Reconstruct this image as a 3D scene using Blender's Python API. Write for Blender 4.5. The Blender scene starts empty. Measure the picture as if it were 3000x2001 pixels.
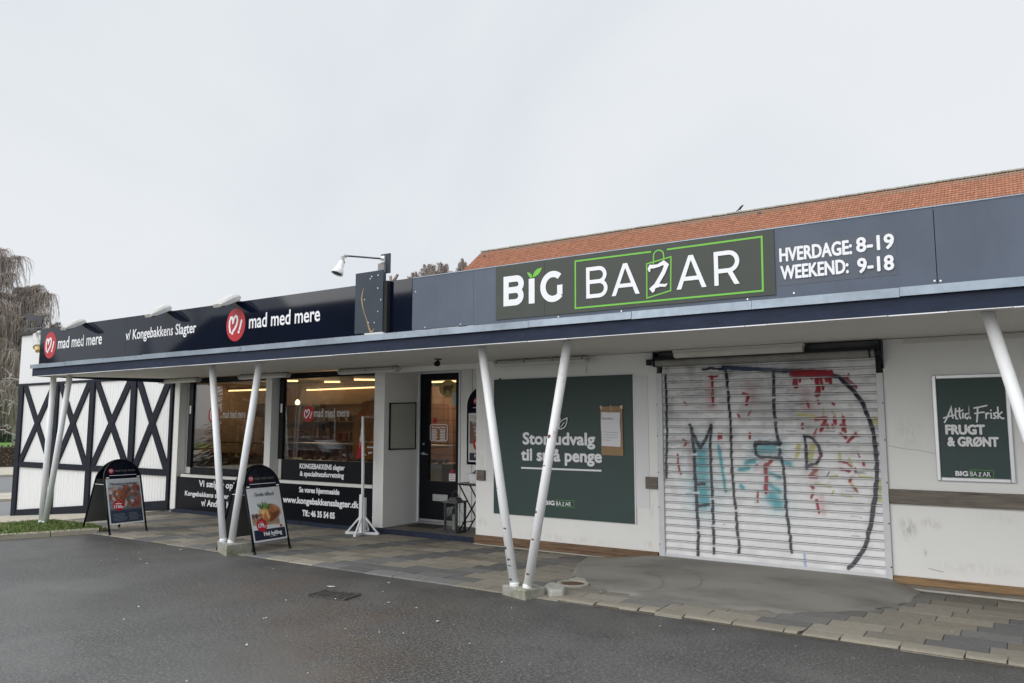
import bpy, math, random
import numpy as np
from math import radians as R, sin, cos, pi

S = bpy.context.scene
COL = S.collection

# ------------------------------------------------------------------ camera
cam = bpy.data.cameras.new('camera'); camo = bpy.data.objects.new('camera', cam)
COL.objects.link(camo); S.camera = camo
camo.location = (0, 0, 1.52)
camo.rotation_euler = (R(90 + 6.187), 0, R(33.65))
cam.sensor_width = 36; cam.lens = 36 * 2260 / 3000
cam.clip_start = 0.05; cam.clip_end = 2000
S.render.resolution_x = 1024; S.render.resolution_y = 683

# ------------------------------------------------------------------ sky + sun (overcast)
SUN_EL, SUN_AZ = R(27), R(205)          # high, behind the camera's left shoulder
W = bpy.data.worlds.new('World'); S.world = W; W.use_nodes = True
nt = W.node_tree; nd = nt.nodes; lk = nt.links
bg = nd['Background']
sky = nd.new('ShaderNodeTexSky'); sky.sky_type = 'NISHITA'; sky.sun_disc = False
sky.sun_elevation = SUN_EL; sky.sun_rotation = SUN_AZ; sky.dust_density = 4; sky.air_density = 1.0
hs = nd.new('ShaderNodeHueSaturation'); hs.inputs['Saturation'].default_value = 0.25
lk.new(sky.outputs[0], hs.inputs['Color'])
mx = nd.new('ShaderNodeMix'); mx.data_type = 'RGBA'; mx.inputs[0].default_value = 0.9   # cloud layer hides most of the blue
lk.new(hs.outputs[0], mx.inputs[6])
tc = nd.new('ShaderNodeTexCoord')
cn = nd.new('ShaderNodeTexNoise'); cn.inputs['Scale'].default_value = 1.7; cn.inputs['Detail'].default_value = 5; cn.inputs['Distortion'].default_value = .6
lk.new(tc.outputs['Generated'], cn.inputs['Vector'])
cr = nd.new('ShaderNodeValToRGB'); cr.color_ramp.elements[0].position = .36; cr.color_ramp.elements[1].position = .64
cr.color_ramp.elements[0].color = (6.95, 7.42, 7.95, 1); cr.color_ramp.elements[1].color = (7.95, 8.25, 8.6, 1)
lk.new(cn.outputs[0], cr.inputs[0]); lk.new(cr.outputs[0], mx.inputs[7])
sp = nd.new('ShaderNodeSeparateXYZ'); lk.new(tc.outputs['Generated'], sp.inputs[0])
mr = nd.new('ShaderNodeMapRange'); mr.interpolation_type = 'SMOOTHSTEP'
for i, v in ((1, .5), (2, .95), (3, 1.0), (4, 2.5)): mr.inputs[i].default_value = v
lk.new(sp.outputs[2], mr.inputs[0])
mm = nd.new('ShaderNodeVectorMath'); mm.operation = 'SCALE'
lk.new(mx.outputs[2], mm.inputs[0]); lk.new(mr.outputs[0], mm.inputs[3])
lk.new(mm.outputs[0], bg.inputs[0]); bg.inputs[1].default_value = 0.1

sl = bpy.data.lights.new('sun', 'SUN'); so = bpy.data.objects.new('sun', sl); COL.objects.link(so)
sl.energy = 1.5; sl.angle = R(60); sl.color = (1, .97, .93)
so.rotation_euler = (R(90) - SUN_EL, 0, R(-25))
S.view_settings.view_transform = 'Standard'; S.view_settings.look = 'None'
S.view_settings.exposure = 0.13; S.view_settings.gamma = 1

random.seed(7); RNG = np.random.default_rng(7)

# ------------------------------------------------------------------ materials
def pbsdf(name):
    m = bpy.data.materials.new(name); m.use_nodes = True
    return m, m.node_tree, m.node_tree.nodes['Principled BSDF']

def mat(name, col, rough=.6, metal=0, var=.08, vs=4, bump=0, bs=120, spec=.5, dirt=None, ds=2.5, dth=(.55, .75), stretch=None):
    m, t, b = pbsdf(name); n = t.nodes; l = t.links
    tcn = n.new('ShaderNodeTexCoord'); vec = tcn.outputs['Object']
    if stretch:
        mp = n.new('ShaderNodeMapping'); mp.inputs['Scale'].default_value = stretch
        l.new(vec, mp.inputs[0]); vec = mp.outputs[0]
    ns = n.new('ShaderNodeTexNoise'); ns.inputs['Scale'].default_value = vs; ns.inputs['Detail'].default_value = 6
    ns.inputs['Roughness'].default_value = .65
    l.new(vec, ns.inputs['Vector'])
    rp = n.new('ShaderNodeValToRGB'); rp.color_ramp.elements[0].position = .3; rp.color_ramp.elements[1].position = .7
    lo = tuple(max(0, c * (1 - var)) for c in col) + (1,); hi = tuple(min(1, c * (1 + var)) for c in col) + (1,)
    rp.color_ramp.elements[0].color = lo; rp.color_ramp.elements[1].color = hi
    l.new(ns.outputs[0], rp.inputs[0]); out = rp.outputs[0]
    if dirt:
        n2 = n.new('ShaderNodeTexNoise'); n2.inputs['Scale'].default_value = ds; n2.inputs['Detail'].default_value = 8
        n2.inputs['Roughness'].default_value = .7
        l.new(vec, n2.inputs['Vector'])
        r2 = n.new('ShaderNodeMapRange'); r2.inputs[1].default_value = dth[0]; r2.inputs[2].default_value = dth[1]
        l.new(n2.outputs[0], r2.inputs[0])
        mxx = n.new('ShaderNodeMix'); mxx.data_type = 'RGBA'
        l.new(r2.outputs[0], mxx.inputs[0]); l.new(out, mxx.inputs[6]); mxx.inputs[7].default_value = tuple(dirt) + (1,)
        out = mxx.outputs[2]
    l.new(out, b.inputs['Base Color'])
    b.inputs['Roughness'].default_value = rough; b.inputs['Metallic'].default_value = metal
    b.inputs['Specular IOR Level'].default_value = spec
    if bump:
        nb = n.new('ShaderNodeTexNoise'); nb.inputs['Scale'].default_value = bs; nb.inputs['Detail'].default_value = 4
        l.new(vec, nb.inputs['Vector'])
        bp = n.new('ShaderNodeBump'); bp.inputs['Strength'].default_value = bump; bp.inputs['Distance'].default_value = .01
        l.new(nb.outputs[0], bp.inputs['Height']); l.new(bp.outputs[0], b.inputs['Normal'])
    return m

def amat(name, rough=.6, var=.1, vs=30, bump=0, bs=200, spec=.5, metal=0):
    m, t, b = pbsdf(name); n = t.nodes; l = t.links
    a = n.new('ShaderNodeAttribute'); a.attribute_name = 'Col'
    tcn = n.new('ShaderNodeTexCoord')
    ns = n.new('ShaderNodeTexNoise'); ns.inputs['Scale'].default_value = vs; ns.inputs['Detail'].default_value = 7
    ns.inputs['Roughness'].default_value = .7
    l.new(tcn.outputs['Object'], ns.inputs['Vector'])
    r = n.new('ShaderNodeMapRange'); r.inputs[1].default_value = .3; r.inputs[2].default_value = .7
    r.inputs[3].default_value = 1 - var; r.inputs[4].default_value = 1 + var
    l.new(ns.outputs[0], r.inputs[0])
    v = n.new('ShaderNodeVectorMath'); v.operation = 'SCALE'
    l.new(a.outputs['Color'], v.inputs[0]); l.new(r.outputs[0], v.inputs[3]); l.new(v.outputs[0], b.inputs['Base Color'])
    b.inputs['Roughness'].default_value = rough; b.inputs['Specular IOR Level'].default_value = spec
    b.inputs['Metallic'].default_value = metal
    if bump:
        bp = n.new('ShaderNodeBump'); bp.inputs['Strength'].default_value = bump; bp.inputs['Distance'].default_value = .01
        nb = n.new('ShaderNodeTexNoise'); nb.inputs['Scale'].default_value = bs; nb.inputs['Detail'].default_value = 4
        l.new(tcn.outputs['Object'], nb.inputs['Vector'])
        l.new(nb.outputs[0], bp.inputs['Height']); l.new(bp.outputs[0], b.inputs['Normal'])
    return m

def emis(name, col, s):
    m, t, b = pbsdf(name)
    b.inputs['Base Color'].default_value = tuple(col) + (1,)
    b.inputs['Emission Color'].default_value = tuple(col) + (1,); b.inputs['Emission Strength'].default_value = s
    return m

def glassmat(name, ior=2.15, tint=(.86, .88, .87)):
    m = bpy.data.materials.new(name); m.use_nodes = True; t = m.node_tree; n = t.nodes; l = t.links
    n.remove(n['Principled BSDF']); o = n['Material Output']
    f = n.new('ShaderNodeFresnel'); ge = n.new('ShaderNodeNewGeometry')      # same reflection on both faces of the sheet
    ri = n.new('ShaderNodeMapRange'); ri.inputs[3].default_value = ior; ri.inputs[4].default_value = 1 / ior
    l.new(ge.outputs['Backfacing'], ri.inputs[0]); l.new(ri.outputs[0], f.inputs[0])
    a = n.new('ShaderNodeBsdfTransparent'); a.inputs[0].default_value = tuple(tint) + (1,)
    g = n.new('ShaderNodeBsdfGlossy'); g.inputs['Roughness'].default_value = .004
    x = n.new('ShaderNodeMixShader'); l.new(f.outputs[0], x.inputs[0]); l.new(a.outputs[0], x.inputs[1]); l.new(g.outputs[0], x.inputs[2])
    l.new(x.outputs[0], o.inputs[0])
    return m

def woodmat(name, col, dark, rough=.7, sx=(1.5, 14, 22)):
    return mat(name, col, rough, var=.35, vs=2.2, bump=.25, bs=9, dirt=dark, ds=1.6, dth=(.52, .7), stretch=sx)

M = {}
M['wall'] = mat('white_wall_paint', (.84, .84, .825), .55, var=.025, vs=1.2, bump=.05, bs=160, dirt=(.50, .48, .44), ds=1.7, dth=(.70, .95))
M['wall_clean'] = mat('white_render', (.77, .775, .785), .6, var=.02, vs=1)
M['board'] = mat('white_cladding', (.80, .805, .81), .5, var=.04, vs=3, dirt=(.62, .61, .58), ds=5, dth=(.62, .9), stretch=(4, 4, .5))
M['timber'] = mat('blue_black_timber', (.006, .008, .018), .5, spec=.22, var=.35, vs=7, bump=.12, bs=50)
M['black'] = mat('gloss_black_panel', (.003, .006, .017), .05, var=.2, vs=3, spec=.45)
M['darkpanel'] = mat('satin_black_panel', (.004, .005, .009), .25, var=.2, vs=3, spec=.22)
M['blackframe'] = mat('black_frame_paint', (.005, .006, .009), .35, var=.3, vs=6, spec=.25)
M['navy'] = mat('navy_plinth_paint', (.014, .022, .050), .35, var=.4, vs=5, dirt=(.05, .05, .06), ds=6)
M['fascia'] = mat('slate_fascia_paint', (.021, .030, .058), .65, spec=.22, var=.25, vs=6, bump=.12, bs=40, dirt=(.02, .026, .042), ds=1.2, dth=(.5, .75), stretch=(1, 1, 4))
M['gutter'] = mat('zinc_edge_strip', (.30, .355, .42), .42, metal=.45, var=.18, vs=3, dirt=(.20, .235, .28), ds=1.6, dth=(.48, .7))
M['soffit'] = mat('soffit_paint', (.66, .65, .60), .7, var=.03, vs=1.5, bump=.05, bs=150, dirt=(.48, .46, .41), ds=1.3, dth=(.62, .9))
M['white'] = mat('white_gloss_paint', (.86, .87, .88), .35, var=.03, vs=5)
M['column'] = mat('white_column_paint', (.85, .86, .87), .38, var=.03, vs=6, dirt=(.62, .61, .58), ds=7, dth=(.66, .78))
M['column_rust'] = mat('chipped_column_paint', (.84, .845, .85), .42, var=.04, vs=6, dirt=(.40, .34, .25), ds=6, dth=(.60, .76))
M['rust'] = mat('rust', (.16, .055, .02), .8, var=.5, vs=30)
M['concrete'] = mat('concrete_block', (.33, .32, .28), .85, var=.2, vs=14, bump=.4, bs=70, dirt=(.16, .175, .095), ds=5, dth=(.50, .68))
M['stone'] = mat('pale_stone', (.44, .43, .39), .85, var=.15, vs=20, bump=.3, bs=90)
M['sill'] = mat('white_sill', (.74, .74, .72), .45, var=.06, vs=6)
M['alu'] = mat('aluminium', (.62, .63, .65), .35, metal=.75, var=.05)
M['steel'] = mat('dark_steel', (.10, .10, .105), .45, metal=.6, var=.3, vs=9)
M['darkgap'] = mat('dark_recess', (.012, .012, .014), .8, var=.3)
M['slate'] = mat('slate_sign_panel', (.094, .115, .156), .6, var=.07, vs=1.6, bump=.04, bs=80, spec=.35, dirt=(.122, .148, .198), ds=1.1, dth=(.42, .75), stretch=(1, 1, .45))
M['slate2'] = mat('slate_pillar_panel', (.042, .054, .072), .55, spec=.3, var=.15, vs=4, dirt=(.06, .07, .085), ds=5)
M['olive'] = mat('dark_olive_sign', (.050, .058, .048), .6, var=.07, vs=3, dirt=(.062, .07, .058), ds=2)
M['greenboard'] = mat('bottle_green_board', (.026, .058, .053), .5, var=.08, vs=2.5)
M['green'] = mat('bright_green_vinyl', (.16, .52, .05), .5, var=.04)
M['letter'] = mat('white_vinyl', (.86, .87, .90), .5, var=.02)
M['letter_grey'] = mat('grey_vinyl', (.62, .62, .62), .5, var=.03)
M['red'] = mat('red_vinyl', (.48, .012, .022), .35, var=.06)
M['whitemetal'] = mat('white_lamp_housing', (.52, .515, .49), .5, var=.1, vs=12)
M['lampglass'] = mat('lamp_diffuser', (.62, .62, .60), .3, var=.05)
M['wood'] = woodmat('brown_plank', (.175, .105, .06), (.045, .028, .018))
M['wood2'] = woodmat('weathered_plank', (.17, .148, .122), (.04, .036, .033))
M['wood3'] = woodmat('honey_plank', (.29, .18, .09), (.06, .035, .02))
M['grey_board'] = mat('grey_backing_board', (.12, .125, .12), .6, var=.05)
M['beige_board'] = mat('whiteboard_surface', (.47, .47, .42), .35, var=.03, vs=3)
M['card'] = mat('brown_cardboard', (.36, .24, .13), .85, var=.08, vs=8)
M['paper'] = mat('white_paper', (.80, .80, .84), .7, var=.02)
M['ink'] = mat('ink', (.16, .17, .24), .7, var=.1)
M['glass'] = glassmat('shop_glass')
M['redknob'] = mat('red_knob', (.40, .02, .02), .4, var=.1)
M['gold'] = mat('gold_plate', (.50, .37, .14), .45, metal=.3, var=.12, vs=8)
M['grille'] = mat('rusty_iron', (.075, .068, .06), .75, var=.45, vs=25, bump=.3, bs=60)
M['slab'] = amat('paving_slab', .72, var=.16, vs=26, bump=.35, bs=120)
M['attr'] = amat('printed_poster', .45, var=.03, vs=40)
M['tile'] = amat('roof_tile', .7, var=.14, vs=6, bump=.1, bs=60)
M['shutter'] = amat('shutter_paint', .38, var=.06, vs=16, spec=.5)
M['bark'] = mat('birch_bark', (.46, .44, .41), .85, var=.3, vs=3, dirt=(.05, .045, .04), ds=6, dth=(.52, .6))
M['twig'] = mat('birch_twig', (.36, .30, .27), .8, var=.4, vs=.6)
M['grass'] = amat('grass_blades', .6, var=.15, vs=3)
M['needle'] = mat('conifer_needles', (.020, .038, .020), .7, var=.4, vs=2)
M['hedge'] = amat('hedge_leaves', .7, var=.2, vs=3)
M['brick'] = mat('red_brown_brick', (.125, .068, .045), .85, var=.25, vs=2.5)
M['brick_pale'] = mat('yellow_brick', (.36, .29, .20), .85, var=.15, vs=2)
M['winwhite'] = mat('white_window_frame', (.7, .7, .7), .5)
M['windark'] = mat('far_window_glass', (.05, .055, .06), .1)
M['darkroof'] = mat('dark_roof_felt', (.035, .033, .032), .8, var=.25, vs=2)
M['interior'] = mat('warm_interior_wall', (.40, .29, .19), .7, var=.2, vs=.8)
M['pink'] = mat('pink_wall_tile', (.40, .22, .15), .35, var=.15, vs=3)
M['beige'] = mat('beige_counter', (.48, .38, .24), .5, var=.12, vs=4)
M['orange'] = mat('orange_fabric', (.62, .22, .02), .7, var=.2, vs=5)
M['tube'] = emis('warm_tube_light', (1, .62, .30), 3)
M['bulb'] = emis('warm_bulb', (1, .72, .38), 5)
M['carpaint'] = mat('navy_car_paint', (.018, .022, .040), .15, metal=.4, var=.05)
M['tyre'] = mat('tyre_rubber', (.02, .02, .02), .8)
M['footpath'] = mat('beige_footpath', (.42, .38, .31), .85, var=.14, vs=6, bump=.2, bs=60, dirt=(.26, .24, .20), ds=2)
M['litter'] = mat('pale_fallen_petal', (.50, .49, .44), .8, var=.15)

def add_stains(m, spots, col):
    # soft grime blotches with a place and shape of their own on a wall (x, z, half width, half height, strength)
    t = m.node_tree; n = t.nodes; l = t.links; b = n['Principled BSDF']; src = b.inputs['Base Color'].links[0].from_socket
    g = n.new('ShaderNodeNewGeometry'); acc = None
    nz = n.new('ShaderNodeTexNoise'); nz.inputs['Scale'].default_value = 14; nz.inputs['Detail'].default_value = 6; nz.inputs['Roughness'].default_value = .7
    mp = n.new('ShaderNodeMapping'); mp.inputs['Scale'].default_value = (1.6, 1, .7); l.new(g.outputs['Position'], mp.inputs[0]); l.new(mp.outputs[0], nz.inputs['Vector'])
    nr = n.new('ShaderNodeMapRange'); nr.inputs[1].default_value = .42; nr.inputs[2].default_value = .66; l.new(nz.outputs[0], nr.inputs[0])
    for x, z, rx, rz, s_ in spots:
        a = n.new('ShaderNodeVectorMath'); a.operation = 'SUBTRACT'; l.new(g.outputs['Position'], a.inputs[0]); a.inputs[1].default_value = (x, 8.15, z)
        c = n.new('ShaderNodeVectorMath'); c.operation = 'MULTIPLY'; l.new(a.outputs[0], c.inputs[0]); c.inputs[1].default_value = (1 / rx, .2, 1 / rz)
        d = n.new('ShaderNodeVectorMath'); d.operation = 'LENGTH'; l.new(c.outputs[0], d.inputs[0])
        r = n.new('ShaderNodeMapRange'); r.interpolation_type = 'SMOOTHSTEP'; r.inputs[1].default_value = 1.1; r.inputs[2].default_value = .1; r.inputs[4].default_value = s_; l.new(d.outputs['Value'], r.inputs[0])
        if acc is None: acc = r.outputs[0]
        else:
            ad = n.new('ShaderNodeMath'); ad.operation = 'MAXIMUM'; l.new(acc, ad.inputs[0]); l.new(r.outputs[0], ad.inputs[1]); acc = ad.outputs[0]
    mu = n.new('ShaderNodeMath'); mu.operation = 'MULTIPLY'; l.new(acc, mu.inputs[0]); l.new(nr.outputs[0], mu.inputs[1])
    mx_ = n.new('ShaderNodeMix'); mx_.data_type = 'RGBA'; l.new(mu.outputs[0], mx_.inputs[0]); l.new(src, mx_.inputs[6]); mx_.inputs[7].default_value = tuple(col) + (1,)
    l.new(mx_.outputs[2], b.inputs['Base Color'])
add_stains(M['wall'], [(-.99, .56, .10, .13, .8), (-.86, .36, .018, .06, 1.0), (-.80, .62, .12, .07, .45), (-5.88, .29, .10, .07, .45), (-3.58, .2, .10, .06, .3), (-.95, 1.45, .16, .25, .22), (-5.9, 1.1, .08, .3, .25), (-.45, .25, .5, .08, .22), (-4.7, .18, .9, .06, .25), (-3.55, .55, .05, .3, .2), (-7.75, .3, .12, .25, .35), (-.25, .7, .25, .06, .2)], (.26, .245, .205))

# ------------------------------------------------------------------ mesh helpers
class MB:
    def __init__(s): s.v = []; s.f = []; s.c = []; s.marks = []; s.hold = False
    def add(s, vs, fs, col=None):
        if not s.hold: s.marks.append((len(s.v), len(s.f)))
        o = len(s.v); s.v.extend(tuple(map(float, p)) for p in vs); s.f.extend(tuple(i + o for i in q) for q in fs)
        if col is not None: s.c.extend([tuple(col)] * len(vs))
        return s
    def box(s, x0, x1, y0, y1, z0, z1, col=None):
        vs = [(x, y, z) for z in (z0, z1) for y in (y0, y1) for x in (x0, x1)]
        return s.add(vs, [(0, 2, 3, 1), (4, 5, 7, 6), (0, 1, 5, 4), (2, 6, 7, 3), (0, 4, 6, 2), (1, 3, 7, 5)], col)
    def quad(s, a, b, c, d, col=None): return s.add([a, b, c, d], [(0, 1, 2, 3)], col)
    def prism(s, poly, n0, n1, axis='y', col=None):
        # poly in the two other axes, extruded along axis
        def P(a, b, t): return {'y': (a, t, b), 'x': (t, a, b), 'z': (a, b, t)}[axis]
        k = len(poly); vs = [P(a, b, n0) for a, b in poly] + [P(a, b, n1) for a, b in poly]
        fs = [tuple(range(k))[::-1], tuple(range(k, 2 * k))] + [(i, (i + 1) % k, k + (i + 1) % k, k + i) for i in range(k)]
        return s.add(vs, fs, col)
    def tube(s, pts, r, n=10, caps=True, col=None):
        pts = [np.array(p, float) for p in pts]; k = len(pts)
        rs = r if hasattr(r, '__len__') else [r] * k
        t0 = pts[1] - pts[0]; up = np.array((0, 0, 1.)) if abs(t0[2]) < .9 * np.linalg.norm(t0) else np.array((1., 0, 0))
        vs = []; u = None
        for i, p in enumerate(pts):
            t = pts[min(i + 1, k - 1)] - pts[max(i - 1, 0)]; t = t / (np.linalg.norm(t) + 1e-9)
            if u is None: u = np.cross(t, up)
            u = u - t * (u @ t); u /= np.linalg.norm(u) + 1e-9; w = np.cross(t, u)
            for j in range(n):
                a = 2 * pi * j / n; vs.append(p + rs[i] * (u * cos(a) + w * sin(a)))
        fs = [(i * n + j, i * n + (j + 1) % n, (i + 1) * n + (j + 1) % n, (i + 1) * n + j) for i in range(k - 1) for j in range(n)]
        if caps: fs += [tuple(range(n))[::-1], tuple(range((k - 1) * n, k * n))]
        return s.add(vs, fs, col)
    def lathe(s, prof, c, n=20, axis=None, col=None):
        # prof [(r, h)] about axis from point c
        ax = np.array(axis or (0, 0, 1.), float); ax /= np.linalg.norm(ax)
        u = np.cross(ax, (0, 1., 0) if abs(ax[1]) < .9 else (1., 0, 0)); u /= np.linalg.norm(u); w = np.cross(ax, u); c = np.array(c, float)
        vs = [c + ax * h + r * (u * cos(2 * pi * j / n) + w * sin(2 * pi * j / n)) for r, h in prof for j in range(n)]
        k = len(prof); fs = [(i * n + j, i * n + (j + 1) % n, (i + 1) * n + (j + 1) % n, (i + 1) * n + j) for i in range(k - 1) for j in range(n)]
        fs += [tuple(range(n))[::-1], tuple(range((k - 1) * n, k * n))]
        return s.add(vs, fs, col)
    def begin(s): s.marks.append((len(s.v), len(s.f))); s.hold = True; return s
    def end(s): s.hold = False; return s
    def each(s, name, m, parent=None, **kw):
        # every added piece becomes an object of its own
        ends = s.marks[1:] + [(len(s.v), len(s.f))]; out = []
        for (v0, f0), (v1, f1) in zip(s.marks, ends):
            b = MB(); b.v = s.v[v0:v1]; b.f = [tuple(i - v0 for i in q) for q in s.f[f0:f1]]
            if s.c: b.c = s.c[v0:v1]
            out.append(b.build(name, m, parent, **kw))
        return out
    def build(s, name, m, parent=None, smooth=False, bevel=0, seg=2):
        off = world_loc(parent) if parent else np.zeros(3)
        me = bpy.data.meshes.new(name)
        me.from_pydata([tuple(np.array(p) - off) for p in s.v], [], s.f); me.update()
        if s.c and len(s.c) == len(s.v):
            a = me.attributes.new('Col', 'FLOAT_COLOR', 'POINT')
            a.data.foreach_set('color', np.array([tuple(c[:3]) + (1,) for c in s.c], np.float32).ravel())
        me.materials.append(m)
        if smooth:
            me.polygons.foreach_set('use_smooth', [True] * len(me.polygons))
        o = bpy.data.objects.new(name, me); COL.objects.link(o)
        if parent: o.parent = parent
        if bevel:
            b = o.modifiers.new('bevel', 'BEVEL'); b.width = bevel; b.segments = seg; b.limit_method = 'ANGLE'
        return o

def world_loc(o):
    p = np.zeros(3)
    while o is not None:
        p += np.array(o.location); o = o.parent
    return p

def tag(o, label, cat, group=None):
    o['label'] = label; o['category'] = cat
    if group: o['group'] = group
    return o

def thing(name, label, cat, loc=(0, 0, 0), group=None):
    o = bpy.data.objects.new(name, None); COL.objects.link(o); o.location = loc; o.empty_display_size = .1
    return tag(o, label, cat, group)

def structure(o): o['kind'] = 'structure'; return o
def stuff(o): o['kind'] = 'stuff'; return o

# flat lettering and shapes: tf(u, v, d) -> world, d = distance proud of the surface
def onwall(Y): return lambda u, v, d: (u, Y - d, v)

class Flat:
    def __init__(s, tf): s.tf = tf; s.mb = MB(); s.lay = 0
    def d(s): s.lay += 1; return .0015 + .00025 * s.lay
    def poly(s, pts):
        d = s.d(); s.mb.add([s.tf(u, v, d) for u, v in pts], [tuple(range(len(pts)))]); return s
    def rect(s, u0, u1, v0, v1): return s.poly([(u0, v0), (u1, v0), (u1, v1), (u0, v1)])
    def ell(s, cu, cv, ru, rv, n=40): return s.poly([(cu + ru * cos(2 * pi * i / n), cv + rv * sin(2 * pi * i / n)) for i in range(n)])
    def stroke(s, pts, w, closed=False, ends=None, round_=False):
        p = [np.array(pts[0], float)]
        for q in pts[1:]:
            if np.hypot(q[0] - p[-1][0], q[1] - p[-1][1]) > 1e-5: p.append(np.array(q, float))
        k = len(p); L = []; Rr = []
        for i in range(k):
            a = p[i - 1] if (i > 0 or closed) else None; b = p[(i + 1) % k] if (i < k - 1 or closed) else None
            d0 = (p[i] - a) if a is not None else (b - p[i]); d1 = (b - p[i]) if b is not None else (p[i] - a)
            d0 = d0 / (np.linalg.norm(d0) + 1e-9); d1 = d1 / (np.linalg.norm(d1) + 1e-9)
            n0 = np.array((-d0[1], d0[0])); n1 = np.array((-d1[1], d1[0])); n = n0 + n1; n /= np.linalg.norm(n) + 1e-9
            ww = w[i] if hasattr(w, '__len__') else w
            m = ww / 2 / max(.35, n @ n0)
            L.append(p[i] + n * m); Rr.append(p[i] - n * m)
        d = s.d(); vs = [s.tf(q[0], q[1], d) for q in L] + [s.tf(q[0], q[1], d) for q in Rr]
        s.mb.add(vs, [(i, (i + 1) % k, k + (i + 1) % k, k + i) for i in range(k if closed else k - 1)])
        if round_:
            w0 = w[0] if hasattr(w, '__len__') else w; w1 = w[-1] if hasattr(w, '__len__') else w
            s.ell(p[0][0], p[0][1], w0 / 2, w0 / 2, 12); s.ell(p[-1][0], p[-1][1], w1 / 2, w1 / 2, 12)
        return s
    def text(s, body, u0, u1, v0, h, bold=0, shear=0, ref=None, rot=0):
        # body fitted between u0..u1, baseline v0; h = cap height
        c = bpy.data.curves.new('t', 'FONT'); c.body = body; c.size = 1; c.shear = shear; c.resolution_u = 3
        o = bpy.data.objects.new('t', c); me = bpy.data.meshes.new_from_object(o)
        V = np.array([v.co[:2] for v in me.vertices]); F = [tuple(q.vertices) for q in me.polygons]
        bpy.data.objects.remove(o); bpy.data.meshes.remove(me); bpy.data.curves.remove(c)
        x0, x1 = V[:, 0].min(), V[:, 0].max(); cap = ref or .69
        U = u0 + (V[:, 0] - x0) / (x1 - x0) * (u1 - u0); Vv = v0 + V[:, 1] / cap * h
        if rot:
            a = R(rot); cu, cv = u0, v0; du, dv = U - cu, Vv - cv
            U, Vv = cu + du * cos(a) - dv * sin(a), cv + du * sin(a) + dv * cos(a)
        sh = [(0, 0)] if not bold else [(0, 0), (bold, 0), (-bold, 0), (0, bold), (0, -bold), (.7 * bold, .7 * bold), (-.7 * bold, .7 * bold), (.7 * bold, -.7 * bold), (-.7 * bold, -.7 * bold)]
        held = s.mb.hold
        if not held: s.mb.begin()
        for a, b in sh:
            d = s.d(); s.mb.add([s.tf(x + a, y + b, d) for x, y in zip(U, Vv)], F)
        s.mb.hold = held
        return s
    def begin(s): s.mb.begin(); return s
    def end(s): s.mb.end(); return s
    def each(s, name, m, parent): return s.mb.each(name, m, parent)
    def build(s, name, m, parent): return s.mb.build(name, m, parent)

def arc(cu, cv, ru, rv, a0, a1, n=14):
    return [(cu + ru * cos(R(a0 + (a1 - a0) * i / n)), cv + rv * sin(R(a0 + (a1 - a0) * i / n))) for i in range(n + 1)]

def picture(name, tf, u0, u1, v0, v1, nu, nv, fn, parent, m=None, d=.002):
    U, V = np.meshgrid(np.linspace(0, 1, nu + 1), np.linspace(0, 1, nv + 1))
    C = fn(U.ravel(), V.ravel()); mb = MB()
    pts = [tf(u0 + (u1 - u0) * a, v0 + (v1 - v0) * b, d) for a, b in zip(U.ravel(), V.ravel())]
    fs = [(j * (nu + 1) + i, j * (nu + 1) + i + 1, (j + 1) * (nu + 1) + i + 1, (j + 1) * (nu + 1) + i) for j in range(nv) for i in range(nu)]
    mb.add(pts, fs); mb.c = [tuple(c) for c in C]
    return mb.build(name, m or M['attr'], parent)

def fnoise(x, y, s, seed=0):
    # smooth value noise in numpy
    r = np.random.default_rng(seed).random((64, 64)); x = x * s; y = y * s
    xi = np.floor(x).astype(int); yi = np.floor(y).astype(int); fx = x - xi; fy = y - yi
    fx = fx * fx * (3 - 2 * fx); fy = fy * fy * (3 - 2 * fy); g = lambda a, b: r[a % 64, b % 64]
    return (g(xi, yi) * (1 - fx) + g(xi + 1, yi) * fx) * (1 - fy) + (g(xi, yi + 1) * (1 - fx) + g(xi + 1, yi + 1) * fx) * fy

def sst(a, b, x): t = np.clip((x - a) / (b - a), 0, 1); return t * t * (3 - 2 * t)

def logo(tf, cu, cv, ru, rv, parent, flat=0):
    Fd = Flat(tf); Fd.lay = flat; Fd.ell(cu, cv, ru, rv, 48); disc = Fd.build('logo_disc', M['red'], parent)
    Fm = Flat(tf); Fm.lay = flat + 3; q = lambda pts: [(cu + a * ru, cv + b * rv) for a, b in pts]
    w = .17 * ru
    Fm.stroke(q([(-.55, -.42), (-.66, -.1), (-.66, .22), (-.55, .44), (-.42, .46), (-.32, .3), (-.30, .12)]), w, round_=True)
    Fm.stroke(q([(-.30, .12), (-.20, .38), (-.02, .52), (.14, .44), (.18, .22), (.08, -.06), (-.10, -.26), (-.24, -.38)]), w, round_=True)
    Fm.ell(cu - .32 * ru, cv - .50 * rv, w * .62, w * .62, 14)
    Fm.stroke(q([(.62, .2), (.44, -.30)]), w, round_=True); Fm.ell(cu + .36 * ru, cv - .46 * rv, w * .62, w * .62, 14)
    Fm.build('logo_mark', M['letter'], disc)
    return disc

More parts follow.
